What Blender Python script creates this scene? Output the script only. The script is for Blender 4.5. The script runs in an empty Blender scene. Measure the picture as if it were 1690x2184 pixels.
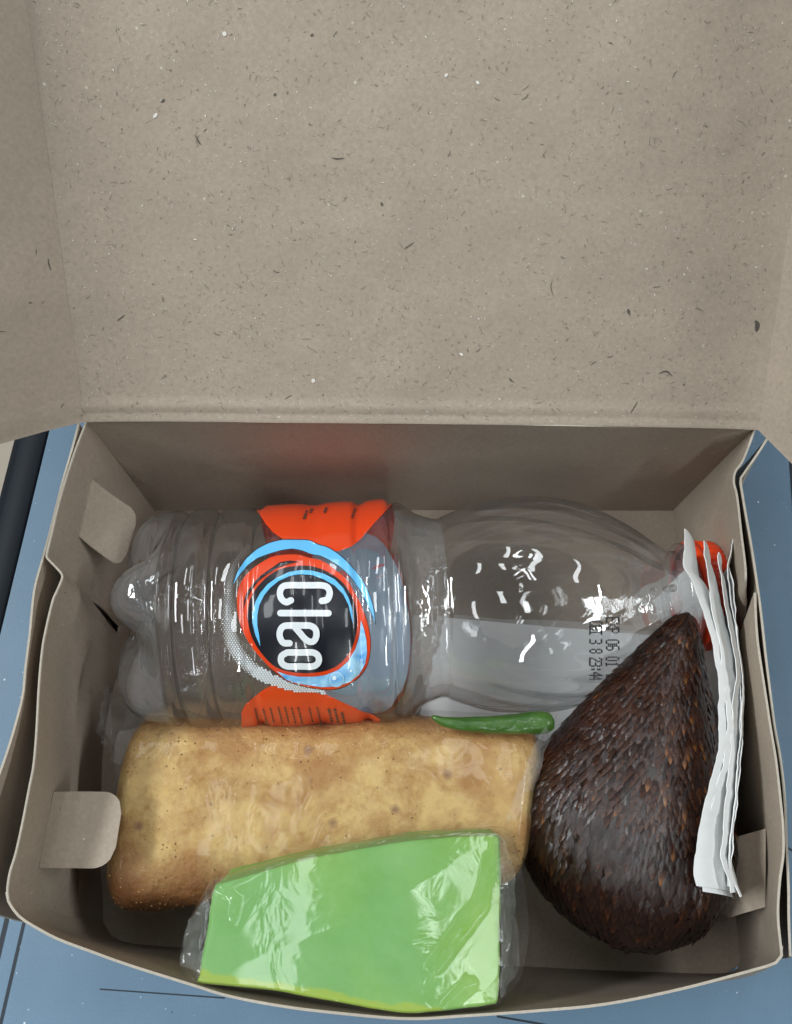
import bpy, bmesh, math, random
import numpy as np
from mathutils import Vector, Matrix, noise as mnoise
from mathutils.geometry import delaunay_2d_cdt
random.seed(7); np.random.seed(7)
R = math.radians
sc = bpy.context.scene
K = 0.01                       # all lengths below are centimetres, the scene is in metres

# ------------------------------------------------------------------ camera, room light, lamps, exposure
F, CX, CY, TILT = 1800.0, 845.0, 1092.0, R(20)
CAM = np.array([0.0, -10.0, 27.4])
cam = bpy.data.objects.new('camera', bpy.data.cameras.new('camera'))
sc.collection.objects.link(cam); sc.camera = cam
cam.location = CAM * K; cam.rotation_euler = (TILT, 0, 0)
cam.data.sensor_fit = 'HORIZONTAL'; cam.data.sensor_width = 36; cam.data.lens = F / 1690 * 36
cam.data.clip_start = 0.01; cam.data.clip_end = 20

w = bpy.data.worlds.new('World'); sc.world = w; w.use_nodes = True
wn, wl = w.node_tree.nodes, w.node_tree.links
tc = wn.new('ShaderNodeTexCoord'); sp = wn.new('ShaderNodeSeparateXYZ'); rp = wn.new('ShaderNodeValToRGB')
wl.new(tc.outputs['Generated'], sp.inputs[0]); wl.new(sp.outputs['Z'], rp.inputs[0])
rp.color_ramp.elements[0].position = 0.0; rp.color_ramp.elements[0].color = (.22, .20, .18, 1)
rp.color_ramp.elements[1].position = 0.75; rp.color_ramp.elements[1].color = (1.0, 1.0, .98, 1)
rq = wn.new('ShaderNodeMapRange'); rq.inputs[1].default_value = -.9; rq.inputs[2].default_value = .5; rq.inputs[3].default_value = .05; rq.inputs[4].default_value = 1.0
wl.new(sp.outputs['Y'], rq.inputs[0]); vm = wn.new('ShaderNodeVectorMath'); vm.operation = 'SCALE'
wl.new(rp.outputs[0], vm.inputs[0]); wl.new(rq.outputs[0], vm.inputs['Scale']); wl.new(vm.outputs[0], wn['Background'].inputs[0]); wn['Background'].inputs[1].default_value = 0.05

def lamp(name, loc, target, sx, sy, power, col):
    l = bpy.data.lights.new(name, 'AREA'); l.shape = 'RECTANGLE'; l.size = sx * K; l.size_y = sy * K
    l.energy = power; l.color = col
    o = bpy.data.objects.new(name, l); sc.collection.objects.link(o)
    loc = Vector(loc) * K; o.location = loc
    d = (Vector(target) * K - loc).normalized()
    y = Vector((0, 1, 0)); y = (y - d * y.dot(d)).normalized(); z = -d; x = y.cross(z)
    o.matrix_world = Matrix((x, y, z)).transposed().to_4x4(); o.location = loc
    return o
COOL = (.93, .98, 1.0)
# two ceiling battens (pairs of tubes running front to back)
lamp('tube_or_added_lamp', (-150, 8, 146), (0, -6, 3), 9, 120, 22, COOL)
lamp('tube_or_added_lamp', (-140, 8, 154), (0, -6, 3), 9, 120, 22, COOL)
lamp('tube_or_added_lamp', (10, 46, 170), (0, -6, 3), 4, 70, 1.3, COOL)
lamp('tube_or_added_lamp', (18, 46, 170), (0, -6, 3), 4, 70, 1.3, COOL)
lamp('tube_or_added_lamp', (20, -175, 122), (0, -6, 3), 7, 110, 8, COOL)
lamp('tube_or_added_lamp', (150, -25, 140), (0, -6, 3), 5, 120, 21, COOL)
# short lamps added overhead for crisp highlights on bottle, film and fruit
for x_, y_ in ((-78, -62), (-70, 88), (-30, -20), (-26, 96), (8, -60), (24, 104), (96, 62)):
    lamp('tube_or_added_lamp', (x_, y_, 172), (0, -6, 3), 9, 58, 1.6, COOL)
sc.view_settings.view_transform = 'Standard'; sc.view_settings.look = 'None'
sc.view_settings.gamma = 1; sc.view_settings.exposure = -0.25
cy = sc.cycles
cy.use_denoising = True; cy.caustics_refractive = True; cy.caustics_reflective = False
cy.max_bounces = 14; cy.transmission_bounces = 12; cy.transparent_max_bounces = 24; cy.diffuse_bounces = 4
cy.sample_clamp_indirect = 30; cy.blur_glossy = 0.6

# ------------------------------------------------------------------ measuring helpers (photo pixels -> points in the box)
ct, st = math.cos(TILT), math.sin(TILT)
FWD = np.array([0, st, -ct]); DWN = np.array([0, -ct, -st]); RGT = np.array([1., 0, 0])
def ray(px, py): return FWD + (px - CX) / F * RGT + (py - CY) / F * DWN
def U(px, py, z):
    d = ray(px, py); return CAM + d * ((z - CAM[2]) / d[2])
def UY(px, py, y):
    d = ray(px, py); return CAM + d * ((y - CAM[1]) / d[1])
def proj(p):
    v = np.asarray(p) - CAM; zc = v @ FWD
    return CX + F * (v @ RGT) / zc, CY + F * (v @ DWN) / zc

# ------------------------------------------------------------------ material helpers
class M:
    def __init__(s, name):
        s.m = bpy.data.materials.new(name); s.m.use_nodes = True
        s.nt = s.m.node_tree; s.n = s.nt.nodes; s.l = s.nt.links
        s.b = s.n['Principled BSDF']; s.out = s.n['Material Output']
        t = s.n.new('ShaderNodeTexCoord'); mp = s.n.new('ShaderNodeMapping')
        mp.inputs['Scale'].default_value = (100, 100, 100)
        s.l.new(t.outputs['Object'], mp.inputs[0]); s.co = mp.outputs[0]
    def set(s, **k):
        for a, v in k.items():
            i = s.b.inputs[a.replace('_', ' ')]
            if hasattr(v, 'links') or hasattr(v, 'is_linked'): s.l.new(v, i)
            else: i.default_value = v
        return s
    def map(s, scale, rot=(0, 0, 0), loc=(0, 0, 0), src=None):
        mp = s.n.new('ShaderNodeMapping'); mp.inputs['Scale'].default_value = scale
        mp.inputs['Rotation'].default_value = rot; mp.inputs['Location'].default_value = loc
        s.l.new(src or s.co, mp.inputs[0]); return mp.outputs[0]
    def noise(s, scale, detail=3, rough=.55, co=None, dist=0):
        t = s.n.new('ShaderNodeTexNoise'); t.inputs['Scale'].default_value = scale
        t.inputs['Detail'].default_value = detail; t.inputs['Roughness'].default_value = rough
        t.inputs['Distortion'].default_value = dist
        s.l.new(co or s.co, t.inputs['Vector']); return t.outputs['Fac']
    def vor(s, scale, co=None, feature='F1', out='Distance'):
        t = s.n.new('ShaderNodeTexVoronoi'); t.feature = feature; t.inputs['Scale'].default_value = scale
        s.l.new(co or s.co, t.inputs['Vector']); return t.outputs[out]
    def ramp(s, v, stops, interp='LINEAR'):
        r = s.n.new('ShaderNodeValToRGB'); cr = r.color_ramp; cr.interpolation = interp
        while len(cr.elements) < len(stops): cr.elements.new(.5)
        for e, (p, c) in zip(cr.elements, stops):
            e.position = p; e.color = (c, c, c, 1) if not isinstance(c, (tuple, list)) else (*c, 1)
        s.l.new(v, r.inputs[0]); return r.outputs[0]
    def mix(s, f, a, b, mode='MIX'):
        x = s.n.new('ShaderNodeMix'); x.data_type = 'RGBA'; x.blend_type = mode
        for i, v in ((0, f), (6, a), (7, b)):
            if hasattr(v, 'is_linked'): s.l.new(v, x.inputs[i])
            else: x.inputs[i].default_value = v if i == 0 else ((*v, 1) if len(v) == 3 else v)
        return x.outputs[2]
    def math(s, op, a, b=0.0):
        x = s.n.new('ShaderNodeMath'); x.operation = op
        for i, v in ((0, a), (1, b)):
            if hasattr(v, 'is_linked'): s.l.new(v, x.inputs[i])
            else: x.inputs[i].default_value = v
        return x.outputs[0]
    def bump(s, h, dist, strength=1.0, prev=None):
        b = s.n.new('ShaderNodeBump'); b.inputs['Distance'].default_value = dist * K
        b.inputs['Strength'].default_value = strength; s.l.new(h, b.inputs['Height'])
        if prev is not None: s.l.new(prev, b.inputs['Normal'])
        return b.outputs[0]

def schlick(m, nb, f0=.04, p=5.0):
    lw = m.n.new('ShaderNodeLayerWeight'); lw.inputs['Blend'].default_value = .5; m.l.new(nb, lw.inputs['Normal'])
    return m.math('ADD', m.math('MULTIPLY', m.math('POWER', lw.outputs['Facing'], p), 1 - f0), f0)

def kraft(name, base, edge=False):
    m = M(name)
    big = m.ramp(m.noise(.35, 4, .6), [(.3, 0), (.7, 1)])
    fine = m.ramp(m.noise(9, 4, .7), [(.3, 0), (.7, 1)])
    c = m.mix(big, [v * .90 for v in base], [v * 1.06 for v in base])
    c = m.mix(m.math('MULTIPLY', fine, .58), c, [v * .66 for v in base])
    # pale flecks and dark fibres pressed into the recycled board
    sel = m.ramp(m.vor(3.2, out='Color'), [(.80, 0), (.82, 1)])
    d1 = m.ramp(m.vor(3.2), [(.07, 1), (.13, 0)])
    c = m.mix(m.math('MULTIPLY', m.math('MULTIPLY', sel, d1), .75), c, (.62, .58, .5))
    for sc_, rot, thr in ((1.7, .5, .055), (2.3, 2.0, .05), (3.6, 1.2, .07)):
        co = m.map((1, .35, 1), (0.3, 0, rot))
        sel = m.ramp(m.vor(sc_, co, out='Color'), [(.62, 0), (.66, 1)])
        d = m.ramp(m.vor(sc_, co), [(thr * .5, 1), (thr, 0)])
        c = m.mix(m.math('MULTIPLY', m.math('MULTIPLY', sel, d), .62), c, (.10, .085, .06))
    soft = m.ramp(m.vor(1.1), [(.0, 1), (.16, 0)])
    c = m.mix(m.math('MULTIPLY', soft, .16), c, (.16, .14, .1))
    nb = m.bump(m.noise(22, 5, .7), .012, .55)
    nb = m.bump(m.noise(1.3, 3, .5), .05, .35, nb)
    return m.set(Base_Color=c, Roughness=.78, Normal=nb, Specular_IOR_Level=.3).m

KR = kraft('recycled_cardboard', (.415, .343, .272))
KE = kraft('torn_cardboard_edge', (.50, .45, .37))
FIB2 = M('brown_chip').set(Base_Color=(.19, .155, .12, 1), Roughness=.8).m
FIB = M('plant_fibre').set(Base_Color=(.11, .095, .075, 1), Roughness=.8).m
FIBW = M('pale_fibre').set(Base_Color=(.7, .67, .6, 1), Roughness=.8).m

def solid(name, col, rough=.4, **k):
    return M(name).set(Base_Color=(*col, 1), Roughness=rough, **k).m

# ------------------------------------------------------------------ object helpers
def thing(name, label, cat, loc=(0, 0, 0), group=None):
    o = bpy.data.objects.new(name, None); sc.collection.objects.link(o); o.empty_display_size = .01
    o.location = Vector(loc) * K; o['label'] = label; o['category'] = cat
    if group: o['group'] = group
    return o
def tag(o, label, cat): o['label'] = label; o['category'] = cat; return o
def world_off(parent):
    v = Vector((0, 0, 0))
    while parent is not None: v += parent.location; parent = parent.parent
    return np.array(v) / K
def mk(name, V, Fc, mat, parent=None, smooth=True, off=None):
    V = np.asarray(V, float).reshape(-1, 3)
    base = world_off(parent) if parent else (np.array(off) if off is not None else np.zeros(3))
    me = bpy.data.meshes.new(name); me.from_pydata(((V - base) * K).tolist(), [], [list(map(int, f)) for f in Fc])
    if smooth: me.polygons.foreach_set('use_smooth', [True] * len(me.polygons))
    mats = mat if isinstance(mat, (list, tuple)) else [mat]
    for x in mats: me.materials.append(x)
    me.update()
    o = bpy.data.objects.new(name, me); sc.collection.objects.link(o)
    if parent: o.parent = parent
    elif off is not None: o.location = Vector(off) * K
    return o
def gridf(n, m, cu=False, cv=False):
    f = []
    for i in range(n if cu else n - 1):
        for j in range(m if cv else m - 1):
            a, b = i * m + j, i * m + (j + 1) % m
            c, d = ((i + 1) % n) * m + (j + 1) % m, ((i + 1) % n) * m + j
            f.append((a, b, c, d))
    return f
def grid(name, P, mat, parent=None, cu=False, cv=False, th=0, smooth=True, off=None, rim=None):
    n, m = P.shape[:2]
    o = mk(name, P, gridf(n, m, cu, cv), [mat] + ([rim] if rim else []), parent, smooth, off)
    if th:
        s = o.modifiers.new('thickness', 'SOLIDIFY'); s.thickness = th * K; s.offset = 0
        if rim: s.material_offset_rim = 1
        e = o.modifiers.new('edges', 'EDGE_SPLIT'); e.split_angle = R(50)
    return o
def crom(pts, n):
    """smooth resampling of a polyline, even in arc length"""
    p = np.asarray(pts, float)
    if len(p) == 2: return p[0] + (p[1] - p[0]) * np.linspace(0, 1, n)[:, None]
    q = np.vstack([2 * p[0] - p[1], p, 2 * p[-1] - p[-2]]); out = []
    for i in range(len(p) - 1):
        a, b, c, d = q[i:i + 4]
        for t in np.linspace(0, 1, 24, endpoint=False):
            out.append(.5 * (2 * b + (c - a) * t + (2 * a - 5 * b + 4 * c - d) * t * t + (3 * b - a - 3 * c + d) * t ** 3))
    out.append(p[-1]); out = np.array(out)
    L = np.r_[0, np.cumsum(np.linalg.norm(np.diff(out, axis=0), axis=1))]
    s = np.linspace(0, L[-1], n)
    return np.stack([np.interp(s, L, out[:, k]) for k in range(out.shape[1])], 1)
def ruled(top, bot, n, m, bulge=0.0, bdir=(0, 0, 0), wav=0.0, seed=0, ease=False):
    A, B = crom(top, n), crom(bot, n); t = np.linspace(0, 1, m)
    P = A[:, None] * (1 - t)[None, :, None] + B[:, None] * t[None, :, None]
    ez = np.clip(np.arange(n) / (n - 1) / .25, 0, 1)[:, None, None] if ease else 1.0
    P = P + np.array(bdir) * (bulge * np.sin(np.pi * t))[None, :, None] * ez
    if wav:
        for i in range(n):
            for j in range(m):
                v = mnoise.noise(Vector(P[i, j] * .45) + Vector((seed, 0, 0))) * wav * (min(1, 4 * i / n) if ease else 1)
                P[i, j, 0] += v; P[i, j, 1] += v * .5
    return P
def fbm(p, f, seed=0, o=3):
    v = Vector((p[0] * f + seed, p[1] * f - seed, p[2] * f)); return mnoise.fractal(v, 1.0, 2.0, o)

# ================================================================== the setting: table top, table edge, room floor
m = M('speckled_blue_laminate')
c = m.mix(m.ramp(m.noise(.25, 4, .6), [(.3, 0), (.7, 1)]), (.112, .20, .29), (.138, .235, .335))
c = m.mix(m.math('MULTIPLY', m.ramp(m.noise(14, 3, .7), [(.35, 0), (.7, 1)]), .25), c, (.08, .135, .20))
for s_, thr, col, lo in ((2.6, .10, (.75, .82, .88), .72), (6.5, .14, (.6, .7, .8), .80), (1.6, .06, (.04, .06, .10), .66), (1.1, .035, (.45, .08, .08), .86)):
    sel = m.ramp(m.vor(s_, out='Color'), [(lo, 0), (lo + .02, 1)]); d = m.ramp(m.vor(s_), [(thr * .5, 1), (thr, 0)])
    c = m.mix(m.math('MULTIPLY', m.math('MULTIPLY', sel, d), .8), c, col)
BLUE = m.set(Base_Color=c, Roughness=.42, Normal=m.bump(m.noise(16, 4, .6), .01, .4)).m
e0, e1 = U(107, 912, 0), U(0, 1356, 0)
ed = (e1 - e0) / np.linalg.norm(e1 - e0); en = np.array([-ed[1], ed[0], 0]); en = en if en[0] < 0 else -en
a, b = e0 - ed * 60, e1 + ed * 60
V = [a, b, b - en * 110, a - en * 110]
tt = mk('table_top', [*V, *[v - [0, 0, 2.2] for v in V]], [(0, 1, 2, 3), (4, 7, 6, 5), (0, 4, 5, 1), (1, 5, 6, 2), (2, 6, 7, 3), (3, 7, 4, 0)], BLUE, smooth=False)
tt['kind'] = 'structure'
DARK = solid('dark_edge_trim', (.006, .010, .016), .6, Specular_IOR_Level=.25)
prof = [(0, -.02), (.1, .05), (.9, .0), (1.35, -.35), (1.45, -1.2), (1.2, -2.2), (0, -2.3)]
P = np.array([[q + en * x + [0, 0, z] for x, z in prof] for q in (a, b)])
eb = grid('table_edge', P, DARK, cv=True); eb['kind'] = 'structure'
m = M('beige_floor_tiles')
FLM = m.set(Base_Color=m.mix(m.noise(.08, 3), (.50, .42, .33), (.62, .54, .44)), Roughness=.5).m
fl = mk('floor', [(-300, -300, -74), (300, -300, -74), (300, 300, -74), (-300, 300, -74)], [(0, 1, 2, 3)], FLM, smooth=False); fl['kind'] = 'structure'
LINE = solid('dark_seam', (.010, .018, .028), .6)
def seam(p, q, wd):
    p, q = U(*p, .0), U(*q, .0); d = q - p; d /= np.linalg.norm(d); n = np.array([-d[1], d[0], 0]) * wd / 2
    z = np.array([0, 0, .012])
    mk('seam', [p - n + z, q - n + z, q + n + z, p + n + z], [(0, 1, 2, 3)], LINE, parent=tt, smooth=False)
seam((28, 1905), (-30, 2150), .14); seam((60, 1930), (0, 2190), .095)
seam((213, 2110), (480, 2129), .035); seam((1060, 2168), (1300, 2210), .05)
seam((1684, 930), (1696, 1120), .12); seam((1676, 1806), (1700, 1820), .06)

# ================================================================== lunch box
HB, HF = 7.0, 6.1
TH = .055
BX0, BX1 = U(185, 897, HB)[0], U(1612, 914, HB)[0]
YL, YR = U(185, 897, HB)[1], U(1612, 914, HB)[1]
box = thing('lunch_box', 'open grey-brown recycled cardboard lunch box holding bottled water, snacks, fruit and tissue', 'cardboard box', ((BX0 + BX1) / 2, -7, 0))
def zr(py, lo=HF): return HB + (lo - HB) * min(1, max(0, (py - 897) / (2000 - 897)))
def rim(pts, lo=HF, dz=0): return [U(x, y, zr(y, lo) + dz) for x, y in pts]
FLp, FRp = U(225, 2003, .06), U(1575, 2074, .06)
floorL = [np.array([BX0, 0, .06]), np.array([BX0 - .5, -4, .06]), U(216, 1615, .06), FLp + [0, .5, 0]]
floorR = [np.array([BX1, 0, .06]), np.array([BX1 + .25, -4, .06]), np.array([BX1 + .5, -9, .06]), FRp + [.1, .5, 0]]
fr_rim_px = [(17, 1918), (41, 1953), (83, 1981), (129, 2005), (200, 2031), (300, 2066), (410, 2101), (500, 2126), (650, 2153), (845, 2174), (995, 2166), (1145, 2156), (1295, 2141), (1445, 2111), (1595, 2073), (1655, 2054), (1667, 2040)]
# floor panel
fb = [FLp + [-.15, .25, 0], FLp + [.6, -.1, 0], U(500, 2030, .06), U(845, 2050, .06), U(1200, 2068, .06), FRp + [-.5, -.05, 0], FRp + [.2, .3, 0]]
bp = [(BX0 - .5, .05), (BX0 - .9, -5), (U(205, 1615, .06)[0], U(205, 1615, .06)[1])] + [(q[0], q[1] - .05) for q in fb] + [(BX1 + .6, -9), (BX1 + .3, -4), (BX1 + .2, .05)]
nb_ = len(bp)
mk('base_panel', [(x, y, .045) for x, y in bp] + [(x, y, 0.005) for x, y in bp], [list(range(nb_))[::-1], list(range(nb_, 2 * nb_)), *[(i, (i + 1) % nb_, nb_ + (i + 1) % nb_, nb_ + i) for i in range(nb_)]], KR, box, smooth=False)
# back wall
grid('back_wall', ruled([(BX0 - .02, YL, HB), ((BX0 + BX1) / 2, (YL + YR) / 2 + .05, HB), (BX1 + .02, YR, HB)], [(BX0 - .1, .03, .05), ((BX0 + BX1) / 2, .05, .05), (BX1 + .1, .03, .05)], 40, 24, .04, (0, 1, 0), .0), KR, box, th=TH, rim=KE)
# front wall: bows outwards over its whole length
fr = rim([(15, 1902)] + fr_rim_px + [(1668, 2018)])
fb = [FLp + [-.16, .45, 0]] + fb[1:-1] + [FRp + [.18, .45, 0]]
grid('front_wall', ruled(fr, fb, 90, 20, .12, (0, -1, .0), .05, 5), KR, box, th=TH, rim=KE)
# outer side walls
oL = rim([(168, 903), (152, 964), (120, 1078), (91, 1189), (72, 1263), (61, 1356), (54, 1421), (48, 1485), (28, 1559), (4, 1633), (-30, 1740), (-48, 1890), (-40, 1942)], 5.6)
oLb = [np.array([BX0 - .25, 0, .06]), np.array([BX0 - .9, -5, .06]), U(200, 1700, .06) + [-.5, 0, 0], FLp + [-.75, .1, 0]]
grid('side_wall', ruled(oL, oLb, 70, 16, .15, (-1, 0, 0), .05, 2), KR, box, th=TH, rim=KE)
oR = rim([(1640, 931), (1617, 967), (1588, 1009), (1580, 1024), (1584, 1052), (1595, 1114), (1602, 1155), (1614, 1236), (1628, 1329), (1639, 1440), (1650, 1541), (1665, 1622), (1676, 1714), (1680, 1807), (1682, 1899), (1682, 1961), (1686, 2040)], 5.9)
oRb = [np.array([BX1 + .5, .2, .06]), np.array([BX1 + .7, -5, .06]), np.array([BX1 + .95, -9, .06]), FRp + [.6, .3, 0]]
grid('side_wall', ruled(oR, oRb, 90, 16, .32, (1, 0, 0), .04, 3), KR, box, th=TH, rim=KE)

def cut(obj, polys):
    """cut wedge slots through a flap; each polygon is a list of 3-D points near the surface"""
    bpy.context.view_layer.update()
    bm = bmesh.new(); off = world_off(obj.parent)
    for poly in polys:
        c0 = np.mean(poly, axis=0); nrm = np.cross(poly[1] - poly[0], poly[2] - poly[0]); nrm = nrm / np.linalg.norm(nrm)
        lo = [bm.verts.new(Vector((p - nrm * .45 - off) * K)) for p in poly]
        hi = [bm.verts.new(Vector((p + nrm * .45 - off) * K)) for p in poly]
        bm.faces.new(lo[::-1]); bm.faces.new(hi)
        for i in range(len(poly)):
            j = (i + 1) % len(poly); bm.faces.new((lo[i], lo[j], hi[j], hi[i]))
    bmesh.ops.recalc_face_normals(bm, faces=bm.faces)
    me = bpy.data.meshes.new('cutter'); bm.to_mesh(me); bm.free()
    co = bpy.data.objects.new('cutter', me); sc.collection.objects.link(co); co.parent = obj.parent
    md = obj.modifiers.new('slots', 'BOOLEAN'); md.operation = 'DIFFERENCE'; md.object = co; md.solver = 'EXACT'
    # slots are cut before the edge split
    bpy.context.view_layer.update()
    dg = bpy.context.evaluated_depsgraph_get(); nm = bpy.data.meshes.new_from_object(obj.evaluated_get(dg))
    obj.modifiers.clear(); obj.data = nm
    bpy.data.objects.remove(co)

def surf_at(P, px, py):
    """3-D point of grid P that projects nearest to a photo pixel"""
    Q = P.reshape(-1, 3); v = Q - CAM; zc = v @ FWD
    X = CX + F * (v @ RGT) / zc; Y = CY + F * (v @ DWN) / zc
    i = np.argsort((X - px) ** 2 + (Y - py) ** 2)[:4]; wgt = 1 / (1e-3 + (X[i] - px) ** 2 + (Y[i] - py) ** 2)
    return (Q[i] * wgt[:, None]).sum(0) / wgt.sum()

# left inner flap: one sheet with a stepped slot cut in its rim
rp_ = rim([(184, 899), (159, 964), (129, 1060), (110, 1140), (100, 1182), (103, 1192), (118, 1208), (131, 1224), (131, 1236), (120, 1262), (111, 1284), (96, 1349), (89, 1393), (81, 1485), (74, 1596), (70, 1640), (64, 1672), (50, 1744), (33, 1818), (20, 1861), (15, 1900), (18, 1922)])
rp_[0] = np.array([BX0, YL + .01, HB])
lb_ = [np.array([BX0 - .08, .02, .08]), np.array([BX0 - .3, -3, .08]), np.array([BX0 - .55, -5, .08]), U(232, 1500, .08), U(217, 1615, .08), U(213, 1720, .08), U(212, 1850, .08), FLp + [-.12, .25, 0]]
PL2 = ruled(rp_, lb_, 260, 110, .10, (-1, 0, 0), .04, 9, True); PL1 = PL2
o = grid('side_flap', PL2, KR, box, th=TH, rim=KE)
wed = lambda P, pts: [surf_at(P, *p) for p in pts]
cut(o, [wed(PL2, [(193, 1281), (212, 1293), (254, 1336), (251, 1352), (226, 1325)])])

def tab(pts, bow=0.0, rad=.35, th=.05, name='locking_tab', sub=0):
    """rounded cardboard tongue from four 3-D corners: hinge-a, tip-a, tip-b, hinge-b"""
    a, b, c_, d = [np.array(p, float) for p in pts]; n = 22; mm = 18
    P = np.zeros((n, mm, 3)); nr = np.cross(b - a, d - a); nr /= np.linalg.norm(nr)
    L = np.linalg.norm(b - a); W_ = np.linalg.norm(d - a)
    for i in range(n):
        s = i / (n - 1)
        # rounded corners: width shrinks near the tip
        t0 = max(0, (s * L - (L - rad)) / rad); ins = rad * (1 - math.sqrt(max(0, 1 - t0 * t0))) / W_
        for j in range(mm):
            v = ins + (1 - 2 * ins) * j / (mm - 1)
            P[i, j] = (a * (1 - v) + d * v) * (1 - s) + (b * (1 - v) + c_ * v) * s + nr * bow * math.sin(math.pi * s)
    return grid(name, P, KR, box, th=th, rim=KE)
# bent-in tab on the rear left
h0, h1 = surf_at(PL1, 192, 1022), surf_at(PL1, 166, 1145)
tab([h0 + [.04, 0, 0], U(297, 1094, 4.0), U(260, 1212, 4.0), h1 + [.04, 0, 0]], .10, .38)
# pushed-in tab at the front left, its tip in the lamp light
h0, h1 = surf_at(PL2, 112, 1689), surf_at(PL2, 80, 1851)
tab([h0 + [.05, 0, 0], U(266, 1690, 4.75), U(240, 1853, 4.75), h1 + [.05, 0, 0]], -.10, .5)
# lower glued strip behind the bottle's foot, lifted off the wall
tab([U(236, 1478, .5), U(312, 1530, 1.7), U(330, 1560, .3), U(240, 1560, .1)], .05, .2, name='glue_strip')

# right rear flap with rounded free end
rp_ = rim([(1610, 921), (1586, 980), (1569, 1006), (1566, 1029), (1573, 1060), (1581, 1137), (1590, 1206), (1591, 1240), (1590, 1290), (1583, 1340)])
rp_[0] = np.array([BX1, YR + .01, HB])
rp_[-2] = U(1591, 1290, 5.4); rp_[-1] = U(1580, 1348, 4.2)
rb_ = [np.array([BX1 + .0, .02, .08]), np.array([BX1 - .1, -3, .08]), np.array([BX1 - .05, -6, .08]), np.array([BX1 - .0, -7.6, .08])]
PR1 = ruled(rp_, rb_, 80, 40, .28, (1, 0, 0), .05, 4, True)
grid('side_flap', PR1, KR, box, th=TH, rim=KE)
rp_ = rim([(1611, 1264), (1615, 1329), (1620, 1384), (1631, 1468), (1642, 1548), (1655, 1622), (1667, 1714), (1672, 1766), (1672, 1822), (1664, 1880), (1659, 1956), (1667, 2040)])
rb_ = [np.array([BX1 + .15, -7.2, .08]), np.array([BX1 + .3, -9, .08]), np.array([BX1 + .4, -11, .08]), FRp + [.12, .28, 0]]
PR2 = ruled(rp_, rb_, 110, 40, .06, (1, 0, 0), .04, 6)
grid('side_flap', PR2, KR, box, th=TH, rim=KE)
h0, h1 = surf_at(PR2, 1638, 1768), surf_at(PR2, 1637, 1935)
tab([h0 - [.04, 0, 0], U(1530, 1800, 3.6), U(1545, 1962, 3.2), h1 - [.04, 0, 0]], .1, .35)

# lid, tipped back, with its two side flaps
LD = np.array([0, .77, .637]); LN = np.array([0, -.637, .77])
hl, hr = np.array([BX0, YL + .02, HB + .02]), np.array([BX1, YR + .02, HB + .02])
nL, nW = 90, 120
lidL = 13.6
P = np.zeros((nL, nW, 3))
for i in range(nL):
    s = lidL * (i / (nL - 1)) ** 1.15
    for j in range(nW):
        t = j / (nW - 1); p = hl * (1 - t) + hr * t + LD * s
        p[0] += (s * .012) * (1 if t > .5 else -1) * abs(2 * t - 1)
        crease = .10 * math.exp(-((s - .42) / .10) ** 2) * (.35 + .65 * (1 - t)) + .05 * math.exp(-((s - .05) / .08) ** 2)
        edge = .22 * math.exp(-((min(t, 1 - t) * 18) / .8))
        h = crease + edge + .10 * fbm(p, .16, 3) + .25 * math.sin(math.pi * t) * (s / lidL)
        h += .018 * fbm(p, .9, 8) * min(1, s)
        P[i, j] = p + LN * h
lid = grid('lid', P, KR, box, th=TH, rim=KE)
def lidflap(side, ang, wid, skew, j):
    n, m_ = 70, 44; Q = np.zeros((n, m_, 3)); ca, sa = math.cos(ang), math.sin(ang)
    for i in range(n):
        s = lidL * i / (n - 1); k_ = min(nL - 1, s / lidL); src = P[min(nL - 1, int(round((i / (n - 1)) ** (1 / 1.15) * (nL - 1)))), j]
        src = src + np.array([-.02 * side, 0, 0]) + LN * .01
        for q in range(m_):
            wq = wid * q / (m_ - 1)
            # soft fold: starts flush with the lid then turns up
            bend = min(1, wq / .25)
            p = src + np.array([side * ca * wq, 0, 0]) + LN * (sa * wq) * 1.0 - LD * (skew * wq * max(0, 1 - s / 3))
            p = p + (np.array([side * sa, 0, 0]) * -1 + LN * ca) * (.16 * fbm(p, .22, 5 + side) * min(1, wq))
            Q[i, q] = p
    o = grid('lid_flap', Q, KR, box, th=TH, rim=KE); return Q
QL = lidflap(-1, R(42), 6.5, .10, 0)
QR = lidflap(1, R(58), 6.5, .55, nW - 1)
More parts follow.
